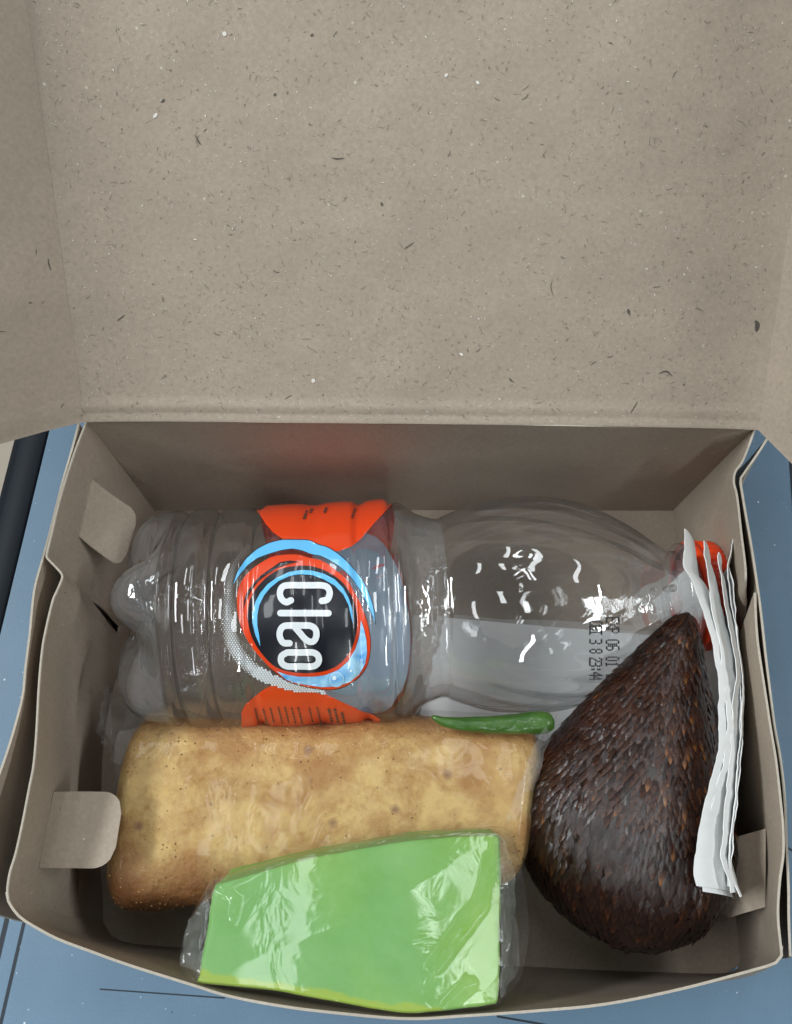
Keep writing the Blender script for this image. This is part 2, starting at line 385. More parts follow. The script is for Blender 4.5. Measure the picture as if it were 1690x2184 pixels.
# coarse fibres and chips lying in the lid's face
LIDP = P
def fibre(path, wd, mat=None, lift=TH / 2 + .014):
    q = crom([surf_at(LIDP, x, y) for x, y in path], 10); V = []
    for i in range(10):
        d = q[min(9, i + 1)] - q[max(0, i - 1)]; d /= np.linalg.norm(d) + 1e-9; n_ = np.cross(LN, d); ww = wd * math.sin(math.pi * (i + .4) / 9.8) ** .7
        V += [q[i] + n_ * ww + LN * lift, q[i] - n_ * ww + LN * lift]
    o = mk('fibre', V, [(2 * i, 2 * i + 1, 2 * i + 3, 2 * i + 2) for i in range(9)], mat or DFIB, box, smooth=False)
DFIB = M('dark_fibre').set(Base_Color=(.085, .075, .06, 1), Roughness=.8).m
for pth, wd_ in (([(709, 334), (718, 339), (735, 335)], .020), ([(1404, 796), (1420, 792), (1436, 803)], .022), ([(250, 684), (258, 678), (267, 670)], .018), ([(1610, 683), (1617, 692), (1612, 708)], .075),
                 ([(417, 288), (424, 298), (429, 309)], .022), ([(663, 78), (667, 73)], .03), ([(712, 80), (719, 66)], .012), ([(862, 530), (872, 524), (884, 517)], .016), ([(1086, 804), (1090, 810), (1094, 815)], .024),
                 ([(1339, 658), (1342, 670)], .04), ([(1180, 596), (1176, 612), (1180, 632)], .009), ([(1345, 880), (1352, 866), (1360, 855)], .016), ([(345, 218), (352, 212)], .03), ([(585, 200), (589, 203)], .045), ([(813, 432), (816, 437)], .035), ([(52, 885), (60, 900), (66, 911)], .018)):
    fibre(pth, wd_ * .8)
for x, y, r_ in ((332, 247, .075), (952, 160, .05), (480, 72, .05), (668, 812, .06), (985, 755, .035), (1018, 175, .035)): fibre([(x - 3, y - 2), (x, y), (x + 3, y + 2)], r_, FIBW)
def flecks(name, surf, count, mat, lo, hi, wd, seed, u0=.02, u1=.98):
    rnd = random.Random(seed); V, Fs = [], []
    n, m_ = surf.shape[:2]
    for _ in range(count):
        i = rnd.uniform(1, n - 3); j = rnd.uniform(1, m_ - 3); ii, jj = int(i), int(j)
        c0 = surf[ii, jj]; du = surf[ii + 1, jj] - c0; dv = surf[ii, jj + 1] - c0
        nn = np.cross(du, dv); nn /= np.linalg.norm(nn); nn = nn if nn @ (CAM - c0) > 0 else -nn
        du = du / np.linalg.norm(du); dv = np.cross(nn, du)
        c0 = c0 + (surf[ii + 1, jj] - c0) * (i - ii) + (surf[ii, jj + 1] - surf[ii, jj]) * (j - jj)
        L = lo + (hi - lo) * rnd.random() ** 3; a_ = rnd.uniform(0, math.pi * 2); cv = rnd.uniform(-1.6, 1.6)
        w0 = wd * rnd.uniform(.5, 1.3); k0 = len(V); x = y = 0; seg = 5
        for q in range(seg + 1):
            t = q / seg; an = a_ + cv * t; ww = w0 * math.sin(math.pi * (t * .9 + .05)) ** .6
            ax = du * math.cos(an) + dv * math.sin(an); ay = -du * math.sin(an) + dv * math.cos(an)
            V.append(c0 + du * x + dv * y + ay * ww + nn * (TH / 2 + .012)); V.append(c0 + du * x + dv * y - ay * ww + nn * (TH / 2 + .012))
            x += math.cos(an) * L / seg; y += math.sin(an) * L / seg
        for q in range(seg): Fs.append((k0 + 2 * q, k0 + 2 * q + 1, k0 + 2 * q + 3, k0 + 2 * q + 2))
    o = mk(name, V, Fs, mat, box, smooth=False); o['kind'] = 'stuff'
flecks('dark_fibres', P, 120, FIB, .03, .26, .008, 1)
flecks('brown_chips', P, 900, FIB2, .02, .10, .010, 9)
flecks('fine_fibres', P, 2600, FIB2, .04, .20, .0045, 19)
flecks('fine_fibres', P, 1500, FIBW, .04, .12, .004, 29)
flecks('pale_chips', P, 520, FIBW, .015, .08, .011, 2)
flecks('dark_fibres', QL, 40, FIB, .05, .4, .014, 3)
flecks('dark_fibres', QR, 40, FIB, .05, .4, .014, 4)
for s_, cnt in ((PL1, 18), (PL2, 30), (PR2, 14)): flecks('dark_fibres', s_, cnt, FIB, .03, .16, .012, cnt)
flecks('dark_fibres', ruled([(BX0, -.02, HB), (BX1, -.02, HB)], [(BX0, -.0, 1), (BX1, -.0, 1)], 40, 20), 40, FIB, .03, .12, .014, 77)

# ================================================================== water bottle (lies across the back of the box)
AZ = 3.22
PXC = 72.9
A0 = U(250, 1327, AZ); B0 = U(1545, 1268, AZ)
ax = (B0 - A0) / np.linalg.norm(B0 - A0); up = np.array([0, 0, 1.]); sd = np.cross(up, ax)   # sd points to the back
bottle = thing('water_bottle', 'clear plastic water bottle with red cap lying along the back of the box', 'water bottle', ((A0 + B0) / 2 - [0, 0, AZ - .1]))
px2s = lambda px: (px - 250) / PXC
prof = [(250, 1.0), (254, 1.6), (262, 2.05), (280, 2.5), (300, 2.80), (330, 3.02), (370, 3.12), (398, 3.14), (406, 2.96), (416, 2.96), (428, 3.16), (462, 3.19), (474, 2.99), (484, 2.99), (498, 3.19),
        (545, 3.17), (556, 3.09), (566, 3.09), (580, 3.19), (640, 3.20), (672, 3.15), (690, 3.15), (710, 3.20), (755, 3.20), (768, 3.11), (778, 3.11), (792, 3.2), (826, 3.22), (838, 3.08), (850, 3.15), (868, 3.05), (888, 2.82), (905, 2.70), (925, 2.62), (940, 2.60), (948, 2.66), (975, 2.80), (1010, 2.93), (1060, 3.05), (1110, 3.10), (1160, 3.08), (1210, 2.98),
        (1260, 2.76), (1310, 2.42), (1350, 2.08), (1385, 1.76), (1410, 1.52), (1422, 1.40), (1434, 1.36), (1446, 1.36), (1450, 1.55), (1458, 1.57), (1463, 1.36), (1480, 1.34)]
prx = np.array([px2s(p[0]) for p in prof]); prr = np.array([p[1] for p in prof])
pc = crom(np.stack([prx * 1.0, prr], 1), 900)
def r0(s): return float(np.interp(s, pc[:, 0], pc[:, 1]))
def rad(s, th):
    r = r0(s)
    wb = max(0, min(1, (2.5 - s) / 1.6)); wb = wb * wb * (3 - 2 * wb)
    if wb > 0:
        lobe = .5 + .5 * math.cos(5 * (th - .07)); r += .10 * wb * lobe - (.34 + .75 * wb) * wb * (1 - lobe) ** 1.2
    # spiral flutes on the shoulder
    a_, b_ = px2s(985), px2s(1400)
    if a_ < s < b_:
        w_ = min(1, (s - a_) / .7, (b_ - s) / .6); fl = math.sin(24 * th + 2.3 * s); r += w_ * .045 * fl * (.12 + .88 * abs(math.sin(th + .2)) ** 1.5)
    q = math.exp(-((s - px2s(900)) / .55) ** 2); r += .05 * q * fbm((math.cos(th) * 2, math.sin(th) * 2, s), .9, 4)
    q = max(0, min(1, (s - 3) / .5, (px2s(900) - s) / .5)); r += .008 * q * fbm((math.cos(th) * 3, math.sin(th) * 3, s * 1.4), .8, 1)
    return r
def bpt(s, th, dr=0):
    r = rad(s, th) + dr
    return A0 + ax * s + up * (r * math.cos(th)) + sd * (r * math.sin(th))
ss = np.unique(np.r_[np.linspace(0, 2.6, 70), np.linspace(2.6, px2s(1480), 330)]); NT = 180
P = np.zeros((len(ss) + 5, NT, 3))
for i in range(5):          # dished base
    k_ = i / 5
    for j in range(NT):
        th = 2 * math.pi * j / NT; lobe = (.5 + .5 * math.cos(5 * (th - .07))) ** 1.2
        r = rad(0, th) * k_; P[i, j] = A0 + ax * (.28 + .75 * (1 - k_ ** 2) + .45 * (1 - lobe) * k_) + up * (r * math.cos(th)) + sd * (r * math.sin(th))
for i, s in enumerate(ss):
    for j in range(NT):
        th = 2 * math.pi * j / NT; lobe = (.5 + .5 * math.cos(5 * (th - .07))) ** 1.2
        p = bpt(s, th); P[i + 5, j] = p + ax * (.28 * max(0, 1 - s / 2) + .45 * (1 - lobe) * max(0, 1 - s / 1.2))
Fc = gridf(P.shape[0], NT, False, True); n0 = P.shape[0] * NT
V = np.vstack([P.reshape(-1, 3), A0 + ax * 1.03, A0 + ax * (ss[-1])])
Fc += [(n0, (j + 1) % NT, j) for j in range(NT)] + [(n0 + 1, n0 - NT + j, n0 - NT + (j + 1) % NT) for j in range(NT)]
def shell(name, tint, haze, bd, gl, ns=1.3):
    m = M(name); n, l = m.n, m.l
    tr = n.new('ShaderNodeBsdfRefraction'); tr.inputs[0].default_value = (*tint, 1)
    if True:
        tr.inputs['IOR'].default_value = 1.17; tr.inputs['Roughness'].default_value = 0
        t2 = n.new('ShaderNodeBsdfTransparent'); t2.inputs[0].default_value = (*tint, 1); m0 = n.new('ShaderNodeMixShader'); m0.inputs[0].default_value = .72
        l.new(tr.outputs[0], m0.inputs[1]); l.new(t2.outputs[0], m0.inputs[2]); tr = m0
    g = n.new('ShaderNodeBsdfGlossy'); g.inputs['Roughness'].default_value = .025
    df = n.new('ShaderNodeBsdfDiffuse'); df.inputs[0].default_value = (.8, .83, .85, 1)
    nb = m.bump(m.noise(ns, 2, .5, dist=.8), bd, .6); l.new(nb, g.inputs['Normal'])
    lw = n.new('ShaderNodeLayerWeight'); lw.inputs['Blend'].default_value = .38; l.new(nb, lw.inputs['Normal'])
    m1 = n.new('ShaderNodeMixShader'); l.new(m.math('ADD', m.math('MULTIPLY', m.ramp(lw.outputs['Facing'], [(.7, 0), (1, 1)]), .08), haze), m1.inputs[0])  # white mixed in at grazing angles imitates bright rim highlights
    l.new(tr.outputs[0], m1.inputs[1]); l.new(df.outputs[0], m1.inputs[2])
    m2 = n.new('ShaderNodeMixShader'); l.new(m.math('MULTIPLY', schlick(m, nb, .085, 5.0), gl), m2.inputs[0]); l.new(m1.outputs[0], m2.inputs[1]); l.new(g.outputs[0], m2.inputs[2])
    l.new(m2.outputs[0], m.out.inputs[0]); return m.m
WAT = shell('clear_bottle_plastic', (.99, .995, 1), .012, .005, 1.2)
WATC = shell('crinkled_bottle_plastic', (.99, .995, 1), .075, .08, 1.7, 2.2)
o = mk('bottle_body', V, Fc, [WAT, WATC], bottle)
mi = []
for f in Fc:
    i = f[0] // NT if f[0] < n0 else (0 if f[0] == n0 else P.shape[0] - 1); s_ = ss[max(0, min(len(ss) - 1, i - 5))]
    mi.append(1 if s_ < 1.9 or px2s(868) < s_ < px2s(942) or s_ > px2s(1385) else 0)
o.data.polygons.foreach_set('material_index', mi)
# cap with knurled skirt and collar ring
CAPM = M('red_cap_plastic').set(Base_Color=(.78, .055, .010, 1), Roughness=.32, Subsurface_Weight=.08, Subsurface_Radius=(.01, .003, .002)).m
def rev(name, pr, mat, knurl=0, parent=bottle, nt=120, close=True):
    s = [p[0] for p in pr]; P = np.zeros((len(pr), nt, 3))
    for i, (q, r, kn) in enumerate(pr):
        for j in range(nt):
            th = 2 * math.pi * j / nt; rr = r * (1 - (knurl * (.5 + .5 * math.cos(40 * th)) if kn else 0))
            P[i, j] = A0 + ax * q + up * rr * math.cos(th) + sd * rr * math.sin(th)
    Fs = gridf(len(pr), nt, False, True); k_ = len(pr) * nt; V = np.vstack([P.reshape(-1, 3), A0 + ax * pr[-1][0]])
    Fs += [(k_, k_ - nt + j, k_ - nt + (j + 1) % nt) for j in range(nt)]
    return mk(name, V, Fs, mat, parent)
c0 = px2s(1468)
cap = rev('cap', [(c0, 1.40, 0), (c0, 1.60, 0), (c0 + .18, 1.62, 0), (c0 + .2, 1.56, 0), (c0 + .26, 1.56, 0), (c0 + .28, 1.62, 1), (c0 + .72, 1.60, 1), (c0 + .8, 1.55, 1), (c0 + .87, 1.42, 0), (c0 + .89, 1.2, 0), (c0 + .89, .4, 0)], CAPM, .02, nt=240)
# --- printed label film: pixel -> (s, theta) on the bottle
def px2st(px, py):
    d = ray(px, py); dn = d / np.linalg.norm(d); o_ = CAM - A0
    # closest approach to the axis line
    n = np.cross(dn, ax); nl = np.linalg.norm(n); n /= nl
    dist = o_ @ n
    # parameters
    du, dv = dn @ up, dn @ sd; ou, ov = o_ @ up, o_ @ sd
    aa = du * du + dv * dv; tm = -(ou * du + ov * dv) / aa
    s = (o_ + dn * tm) @ ax; r = r0(s)
    for _ in range(6):
        dm = abs(ou * dv - ov * du) / math.sqrt(aa)
        if dm < r * .999:
            t = tm - math.sqrt(r * r - dm * dm) / math.sqrt(aa); p = o_ + dn * t
            s = p @ ax; r = r0(s); th = math.atan2(p @ sd, p @ up)
        else:
            p = o_ + dn * tm; th = math.atan2(p @ sd, p @ up); ex = (dm / r - 1) * 6
            th += ex if th > 0 else -ex
            return s, th
    return s, th
def inpoly(x, y, poly):
    c = False; n = len(poly); j = n - 1
    for i in range(n):
        xi, yi = poly[i]; xj, yj = poly[j]
        if (yi > y) != (yj > y) and x < (xj - xi) * (y - yi) / (yj - yi) + xi: c = not c
        j = i
    return c
PRINT = {}
def pm(name, col, rough=.28):
    if name not in PRINT:
        PRINT[name] = M(name).set(Base_Color=(*col, 1), Roughness=rough, Coat_Weight=.6, Coat_Roughness=.04).m
    return PRINT[name]
def decal(name, poly, mat, lay, parent=bottle, st=False, step=4.5, smooth_n=0, label=None):
    """poly in photo pixels (or in s, theta when st) laid on the bottle skin"""
    if smooth_n: poly = crom(list(poly) + [poly[0]], smooth_n)[:-1]
    poly = [tuple(p) for p in poly]
    if st: poly = [(s, th * 3) for s, th in poly]
    xs = [p[0] for p in poly]; ys = [p[1] for p in poly]
    pts = [Vector(p) for p in poly]; n = len(pts)
    for gx in np.arange(min(xs) + step / 2, max(xs), step):
        for gy in np.arange(min(ys) + step / 2, max(ys), step):
            if inpoly(gx, gy, poly): pts.append(Vector((gx, gy)))
    vs, es, fs, *_ = delaunay_2d_cdt(pts, [], [list(range(n))], 1, 1e-4)
    if st: V = [bpt(v[0], v[1] / 3, lay) for v in vs]
    else: V = [bpt(*px2st(v[0], v[1]), lay) for v in vs]
    return mk(name, V, fs, mat, parent)
zc_ = lambda L: [(437.5 + .2589 * x, 1043.2 + .2589 * y) for x, y in L]
def stroke(path, wd, close=False, n=60, cap_=True):
    p = crom(list(path) + ([path[0]] if close else []), n); d = np.gradient(p, axis=0); d /= np.linalg.norm(d, axis=1)[:, None] + 1e-9
    if close: d[0] = d[-1] = (d[0] + d[-1]) / 2
    nn = np.stack([-d[:, 1], d[:, 0]], 1) * wd / 2
    return p, nn, d
def ribbon(name, path, wd, mat, lay, close=False, n=60, round_=True, parent=bottle):
    p, nn, d = stroke(path, wd, close, n)
    A, B = p + nn, p - nn; V, Fs = [], []
    for i in range(n):
        for q in (0, .5, 1): V.append(A[i] * (1 - q) + B[i] * q)
    for i in range(n - 1):
        for q in (0, 1): Fs.append((3 * i + q, 3 * i + q + 1, 3 * i + 4 + q, 3 * i + 3 + q))
    if round_ and not close:
        for i0, sg in ((0, -1), (n - 1, 1)):
            k_ = len(V); V.append(p[i0])
            for a_ in np.linspace(-math.pi / 2, math.pi / 2, 9):
                V.append(p[i0] + sg * d[i0] * math.cos(a_) * wd / 2 + nn[i0] * math.sin(a_))
            for q in range(8): Fs.append((k_, k_ + 1 + q, k_ + 2 + q))
    return mk(name, [bpt(*px2st(v[0], v[1]), lay) for v in V], Fs, mat, parent)
REDP, BLK, BL1, BL2, WHT, WH2 = pm('print_red', (.72, .055, .008)), pm('print_black', (.010, .011, .016)), pm('print_sky_blue', (.13, .50, .86)), pm('print_pale_blue', (.28, .60, .88)), pm('print_white', (.72, .76, .78)), pm('print_bubble', (.48, .74, .95))
e = .02
# red fields that wrap over the top and round the lower side
decal('label_red_field', zc_([(425, -60), (410, 120), (425, 180), (500, 290), (560, 360), (640, 415), (750, 450), (900, 490), (1000, 512), (1100, 515), (1200, 480), (1280, 420), (1400, 280), (1470, 205), (1540, 130), (1560, 20), (1500, -60)]), REDP, e)
decal('label_red_field', zc_([(300, 1840), (330, 1775), (410, 1705), (490, 1645), (570, 1605), (650, 1640), (760, 1668), (900, 1672), (1000, 1690), (1130, 1750), (1280, 1820), (1380, 1850), (1445, 1890), (1440, 2050), (320, 2080), (300, 1950)]), REDP, e)
blue_o = [(232, 785), (270, 680), (340, 580), (430, 500), (530, 450), (640, 425), (780, 425), (860, 430), (930, 462), (1010, 485), (1100, 540), (1180, 610), (1260, 700), (1320, 790), (1360, 880), (1390, 980), (1406, 1115)]
blue_i = [(1385, 1060), (1350, 980), (1280, 840), (1210, 740), (1130, 660), (1040, 600), (960, 560), (880, 545), (800, 515), (720, 500), (620, 515), (520, 545), (430, 580), (350, 640), (290, 710), (250, 770)]
decal('label_blue_swoosh', zc_(blue_o + blue_i), BL1, 2 * e)
ribbon('label_outline', zc_(blue_o), 1.4, BLK, 2.4 * e, round_=False); ribbon('label_outline', zc_(blue_i), 1.1, BLK, 2.4 * e, round_=False)
red_o = [(265, 900), (275, 830), (310, 750), (370, 680), (450, 620), (540, 570), (620, 550), (760, 545), (850, 570), (930, 585), (1010, 620), (1100, 690), (1170, 750), (1220, 830), (1290, 960), (1340, 1100), (1365, 1250), (1355, 1380), (1320, 1480), (1250, 1560), (1150, 1620), (1040, 1645), (900, 1635), (780, 1610), (680, 1575), (600, 1520), (540, 1470), (420, 1340), (350, 1240), (300, 1140), (270, 1020)]
decal('label_red_oval', zc_(red_o), REDP, 2 * e, smooth_n=100)
ribbon('label_outline', zc_(red_o[14:27]), 1.3, BLK, 2.3 * e, round_=False)
decal('label_black_swoosh', zc_([(320, 990), (325, 920), (350, 850), (400, 780), (460, 720), (540, 665), (620, 610), (700, 597), (780, 605), (700, 622), (600, 655), (520, 705), (440, 765), (380, 845), (340, 920)]), BLK, 3 * e)
disc = [(350, 1050), (365, 940), (400, 860), (460, 780), (540, 710), (640, 660), (760, 640), (860, 640), (960, 665), (1050, 710), (1130, 770), (1190, 850), (1235, 950), (1255, 1060), (1250, 1160), (1220, 1280), (1160, 1380), (1080, 1450), (980, 1490), (860, 1505), (740, 1500), (640, 1480), (560, 1440), (480, 1360), (410, 1260), (370, 1160)]
decal('label_black_disc', zc_(disc), BLK, 3 * e, smooth_n=100)
decal('label_blue_ring', zc_([(460, 1290), (420, 1200), (395, 1100), (395, 1020), (420, 930), (460, 860), (520, 790), (600, 735), (700, 690), (800, 675), (880, 680), (980, 705), (1070, 750), (1140, 820), (1190, 910), (1215, 1000), (1222, 1110), (1205, 1050), (1185, 960), (1140, 870), (1070, 800), (980, 750), (880, 715), (780, 710), (700, 725), (610, 765), (540, 820), (490, 880), (450, 960), (435, 1040), (435, 1120), (450, 1200)]), BL1, 4 * e)
m = M('print_water_blue'); WB = m.set(Base_Color=m.mix(m.ramp(m.noise(1.4, 2, .5, dist=1), [(.35, 0), (.65, 1)]), (.08, .36, .78), (.42, .72, .93)), Roughness=.25, Coat_Weight=.6).m
decal('label_water_crescent', zc_([(590, 1490), (680, 1520), (780, 1535), (900, 1535), (1000, 1520), (1100, 1480), (1180, 1410), (1240, 1310), (1275, 1200), (1285, 1080), (1310, 1150), (1330, 1240), (1335, 1340), (1320, 1430), (1270, 1520), (1190, 1580), (1080, 1615), (960, 1620), (860, 1605), (760, 1590), (670, 1560)]), WB, 3 * e)
for x, y, r_ in ((1085, 1553, 62), (1215, 1490, 38), (1290, 1405, 18)):
    for k_, (mt, f_) in enumerate(((WH2, 1), (WB, .84), (pm('print_bubble_glint', (.8, .92, 1)), .28))):
        o2 = (0, 0) if k_ < 2 else (-.3 * r_, -.25 * r_)
        decal('label_bubble', zc_([(x + o2[0] + r_ * f_ * math.cos(q), y + o2[1] + r_ * f_ * math.sin(q)) for q in np.linspace(0, 2 * math.pi, 22, endpoint=False)]), mt, (4 + k_ * .6) * e)
# lettering, read with the bottle upright
for nm, path, cl in (('C', [(712, 920), (672, 935), (632, 905), (622, 855), (645, 812), (700, 800), (780, 800), (880, 800), (960, 800), (1010, 815), (1030, 860), (1012, 912), (965, 925)], 0),
                     ('l', [(625, 1022), (800, 1022), (1020, 1022)], 0),
                     ('e', [(700, 1262), (650, 1258), (622, 1215), (622, 1165), (650, 1128), (710, 1120), (800, 1120), (870, 1122), (912, 1150), (920, 1200), (900, 1243), (862, 1248), (822, 1222), (785, 1180), (745, 1135)], 0),
                     ('o', [(680, 1335), (785, 1335), (890, 1335), (935, 1365), (935, 1415), (890, 1445), (785, 1445), (680, 1445), (634, 1415), (634, 1365)], 1)):
    ribbon('label_letter', zc_(path), 52 * .2589, WHT, 5 * e, bool(cl), 70)
# halftone dots down the left of the oval
path = crom(zc_([(400, 470), (330, 510), (245, 620), (205, 760), (190, 900), (190, 1050), (205, 1180), (245, 1300), (330, 1420), (450, 1510), (580, 1575), (750, 1632), (980, 1662)]), 200)
V, Fs = [], []
def dots(V, Fs, cx_, cy_, r_, lay=2 * e, k=8):
    k0 = len(V)
    for a_ in range(k): V.append(bpt(*px2st(cx_ + r_ * math.cos(a_ * 6.2832 / k), cy_ + r_ * math.sin(a_ * 6.2832 / k)), lay))
    Fs.append(tuple(range(k0, k0 + k)))
pit = 5.6
for gi in range(-2, 60):
    for gj in range(0, 90):
        x = 455 + gi * pit + (pit / 2 if gj % 2 else 0); y = 1150 + gj * pit * .80
        d = np.linalg.norm(path - (x, y), axis=1); i = int(d.argmin()); t = i / 199
        half = 3 + 13 * min(1, t / .5) * (1 if t < .6 else max(.12, 1 - (t - .6) * 2.3))
        if d[i] < half:
            r_ = (.6 + 1.9 * min(1, t / .62)) * (1 - .55 * (d[i] / half) ** 2)
            if t > .66: r_ = 2.6
            dots(V, Fs, x, y, r_)
o = mk('halftone_dots', V, Fs, WHT, bottle, smooth=False); o['kind'] = 'stuff'
# back of the label seen through the water (underside)
s0, s1 = px2s(500), px2s(862)
DB = pm('print_back_blue', (.30, .38, .46))
sc_ = px2s(745)
decal('label_back_panel', [(sc_ + 1.85 * math.cos(q), math.pi + 1.25 * math.sin(q)) for q in np.linspace(0, 2 * math.pi, 40, endpoint=False)], REDP, e, st=True, step=.12)
decal('label_back_panel', [(sc_ + 1.80 * math.cos(q), math.pi + 1.21 * math.sin(q)) for q in np.linspace(0, 2 * math.pi, 40, endpoint=False)], DB, -5 * e, st=True, step=.12)
# small print: text curves turned into mesh and laid on the skin
def smalltext(txt, x, y, h, mat, lay, rot=90, font_w=1.0, name='small_print'):
    cu = bpy.data.curves.new('t', 'FONT'); cu.body = txt; cu.size = 1; cu.resolution_u = 2
    ob = bpy.data.objects.new('t', cu); sc.collection.objects.link(ob); bpy.context.view_layer.update()
    me = bpy.data.meshes.new_from_object(ob.evaluated_get(bpy.context.evaluated_depsgraph_get()))
    V = [v.co.copy() for v in me.vertices]; Fs = [list(p.vertices) for p in me.polygons]
    bpy.data.objects.remove(ob); bpy.data.curves.remove(cu); bpy.data.meshes.remove(me)
    cr, sr = math.cos(R(rot)), math.sin(R(rot))
    out = [bpt(*px2st(x + (v.x * font_w * cr + v.y * sr) * h, y + (v.x * font_w * sr - v.y * cr) * h), lay) for v in V]
    return mk(name, out, Fs, mat, bottle, smooth=False)
TXT = pm('print_small_text', (.05, .04, .03), .5)
smalltext('Isi bersih', *zc_([(268, 1520)])[0], 13, TXT, e, 80); smalltext('220 ml', *zc_([(205, 1545)])[0], 12, TXT, e, 78)
# rows of tiny unreadable print on the red fields
V, Fs = [], []
rnd = random.Random(3)
def bars(x, y0, y1, wd, slope=0):
    y = y0
    while y < y1:
        L = rnd.uniform(5, 16)
        for q in range(int(L // 3) + 1):
            yy = y + q * 3.2; xx = x + slope * (yy - y0); k0 = len(V); ww = wd * rnd.uniform(.5, 1)
            for dx, dy in ((-ww, 0), (ww, .2), (ww * .9, 1.7), (-ww, 1.5)): V.append(bpt(*px2st(*zc_([(xx + dx * 3.8, yy + dy * 3.8)])[0]), 2 * e))
            Fs.append((k0, k0 + 1, k0 + 2, k0 + 3)); 
        y += L * 3.2 / 3 + 9
for x, y0 in ((415, 1800), (480, 1800), (540, 1795), (605, 1785), (660, 1785), (715, 1790), (770, 1790), (860, 1790), (925, 1790), (1020, 1800), (1070, 1800), (1130, 1830)): bars(x, y0, 1915, 2.2 if x < 1000 else 3.5, .25)
for x, y0, y1 in ((840, 185, 250), (880, 170, 200), (1000, 160, 190), (1240, 170, 235)): bars(x, y0, y1, 3.5, -.35)
mk('small_print', V, Fs, TXT, bottle, smooth=False)['kind'] = 'stuff'
# dot-matrix code on the shoulder
G = {'E': ['11111', '10000', '10000', '11110', '10000', '10000', '11111'], 'X': ['10001', '10001', '01010', '00100', '01010', '10001', '10001'],
     'P': ['11110', '10001', '10001', '11110', '10000', '10000', '10000'], '0': ['01110', '10001', '10001', '10001', '10001', '10001', '01110'],
     '6': ['01110', '10000', '10000', '11110', '10001', '10001', '01110'], '1': ['00100', '01100', '00100', '00100', '00100', '00100', '01110'],
     '2': ['01110', '10001', '00001', '00110', '01000', '10000', '11111'], 'C': ['01110', '10001', '10000', '10000', '10000', '10001', '01110'],
     'B': ['11110', '10001', '10001', '11110', '10001', '10001', '11110'], 'I': ['11111', '00100', '00100', '00100', '00100', '00100', '11111'],
     '3': ['11110', '00001', '00001', '01110', '00001', '00001', '11110'], '8': ['01110', '10001', '10001', '01110', '10001', '10001', '01110'],
     '4': ['00010', '00110', '01010', '10010', '11111', '00010', '00010'], ':': ['00000', '00100', '00100', '00000', '00100', '00100', '00000'], ' ': ['0'] * 7}
V, Fs = [], []
def dm(txt, xr, y0, pitch, cw, ch):      # tops of the letters point right
    for i, c_ in enumerate(txt):
        for r_, row in enumerate(G[c_]):
            for q, b_ in enumerate(row):
                if b_ == '1':
                    zx, zy = xr - r_ * ch / 6, y0 + i * pitch + q * cw / 4
                    dots(V, Fs, 1144 + .2788 * zx, 1077 + .2788 * zy, 2.1, .012, 6)
dm('EXP 06 01 2', 630, 862, 43, 30, 92); dm('CBI 3 8 23:44', 500, 892, 35, 27, 88)
mk('date_code', V, Fs, pm('ink_black', (.012, .012, .014), .5), bottle, smooth=False)['kind'] = 'stuff'
# air bubbles at the neck
for px, py, r_ in ((1440, 1252, .11), (1402, 1255, .05)):
    s, th = px2st(px, py); q = bpt(s, th, -.16); bm = bmesh.new(); bmesh.ops.create_icosphere(bm, subdivisions=3, radius=r_)
    mk('air_bubble', [np.array(v.co) + q for v in bm.verts], [[v.index for v in f.verts] for f in bm.faces], M('air').set(Base_Color=(1, 1, 1, 1), Roughness=0, IOR=.75, Transmission_Weight=1.0).m, bottle); bm.free()

# ================================================================== clear film material
def film(name, haze=.05, bscale=1.0, bd=.05, gl=.9):
    m = M(name); n, l = m.n, m.l
    tr = n.new('ShaderNodeBsdfTransparent'); g = n.new('ShaderNodeBsdfGlossy'); g.inputs['Roughness'].default_value = .06
    df = n.new('ShaderNodeBsdfDiffuse'); df.inputs[0].default_value = (.75, .78, .78, 1)
    tl = n.new('ShaderNodeBsdfTranslucent'); tl.inputs[0].default_value = (.75, .78, .78, 1)
    co = m.map((1, 1, 1))
    h = m.noise(.8 * bscale, 3, .55, dist=1.5); h2 = m.ramp(m.noise(1.6 * bscale, 2, .5, dist=2.5), [(.44, 0), (.5, 1), (.56, 0)])
    nb = m.bump(h, .10 * bd / .05, .35)
    l.new(nb, g.inputs['Normal'])
    f2 = m.math('MULTIPLY', schlick(m, nb), gl)
    ad = n.new('ShaderNodeAddShader'); l.new(df.outputs[0], ad.inputs[0]); l.new(tl.outputs[0], ad.inputs[1])
    m1 = n.new('ShaderNodeMixShader'); l.new(m.math('MULTIPLY', m.ramp(m.noise(.7, 3, .6), [(.35, .3), (.7, 1)]), haze * 2), m1.inputs[0]); l.new(tr.outputs[0], m1.inputs[1]); l.new(ad.outputs[0], m1.inputs[2])
    m2 = n.new('ShaderNodeMixShader'); l.new(f2, m2.inputs[0]); l.new(m1.outputs[0], m2.inputs[1]); l.new(g.outputs[0], m2.inputs[2])
    l.new(m2.outputs[0], m.out.inputs[0]); return m.m
FILM = film('clear_plastic_film', .012, gl=.3, bd=.02); FILMK = film('clear_bag_film', .02, gl=.95, bd=.01)
FILMC = film('crinkled_plastic_film', .10, 2.2, .08)

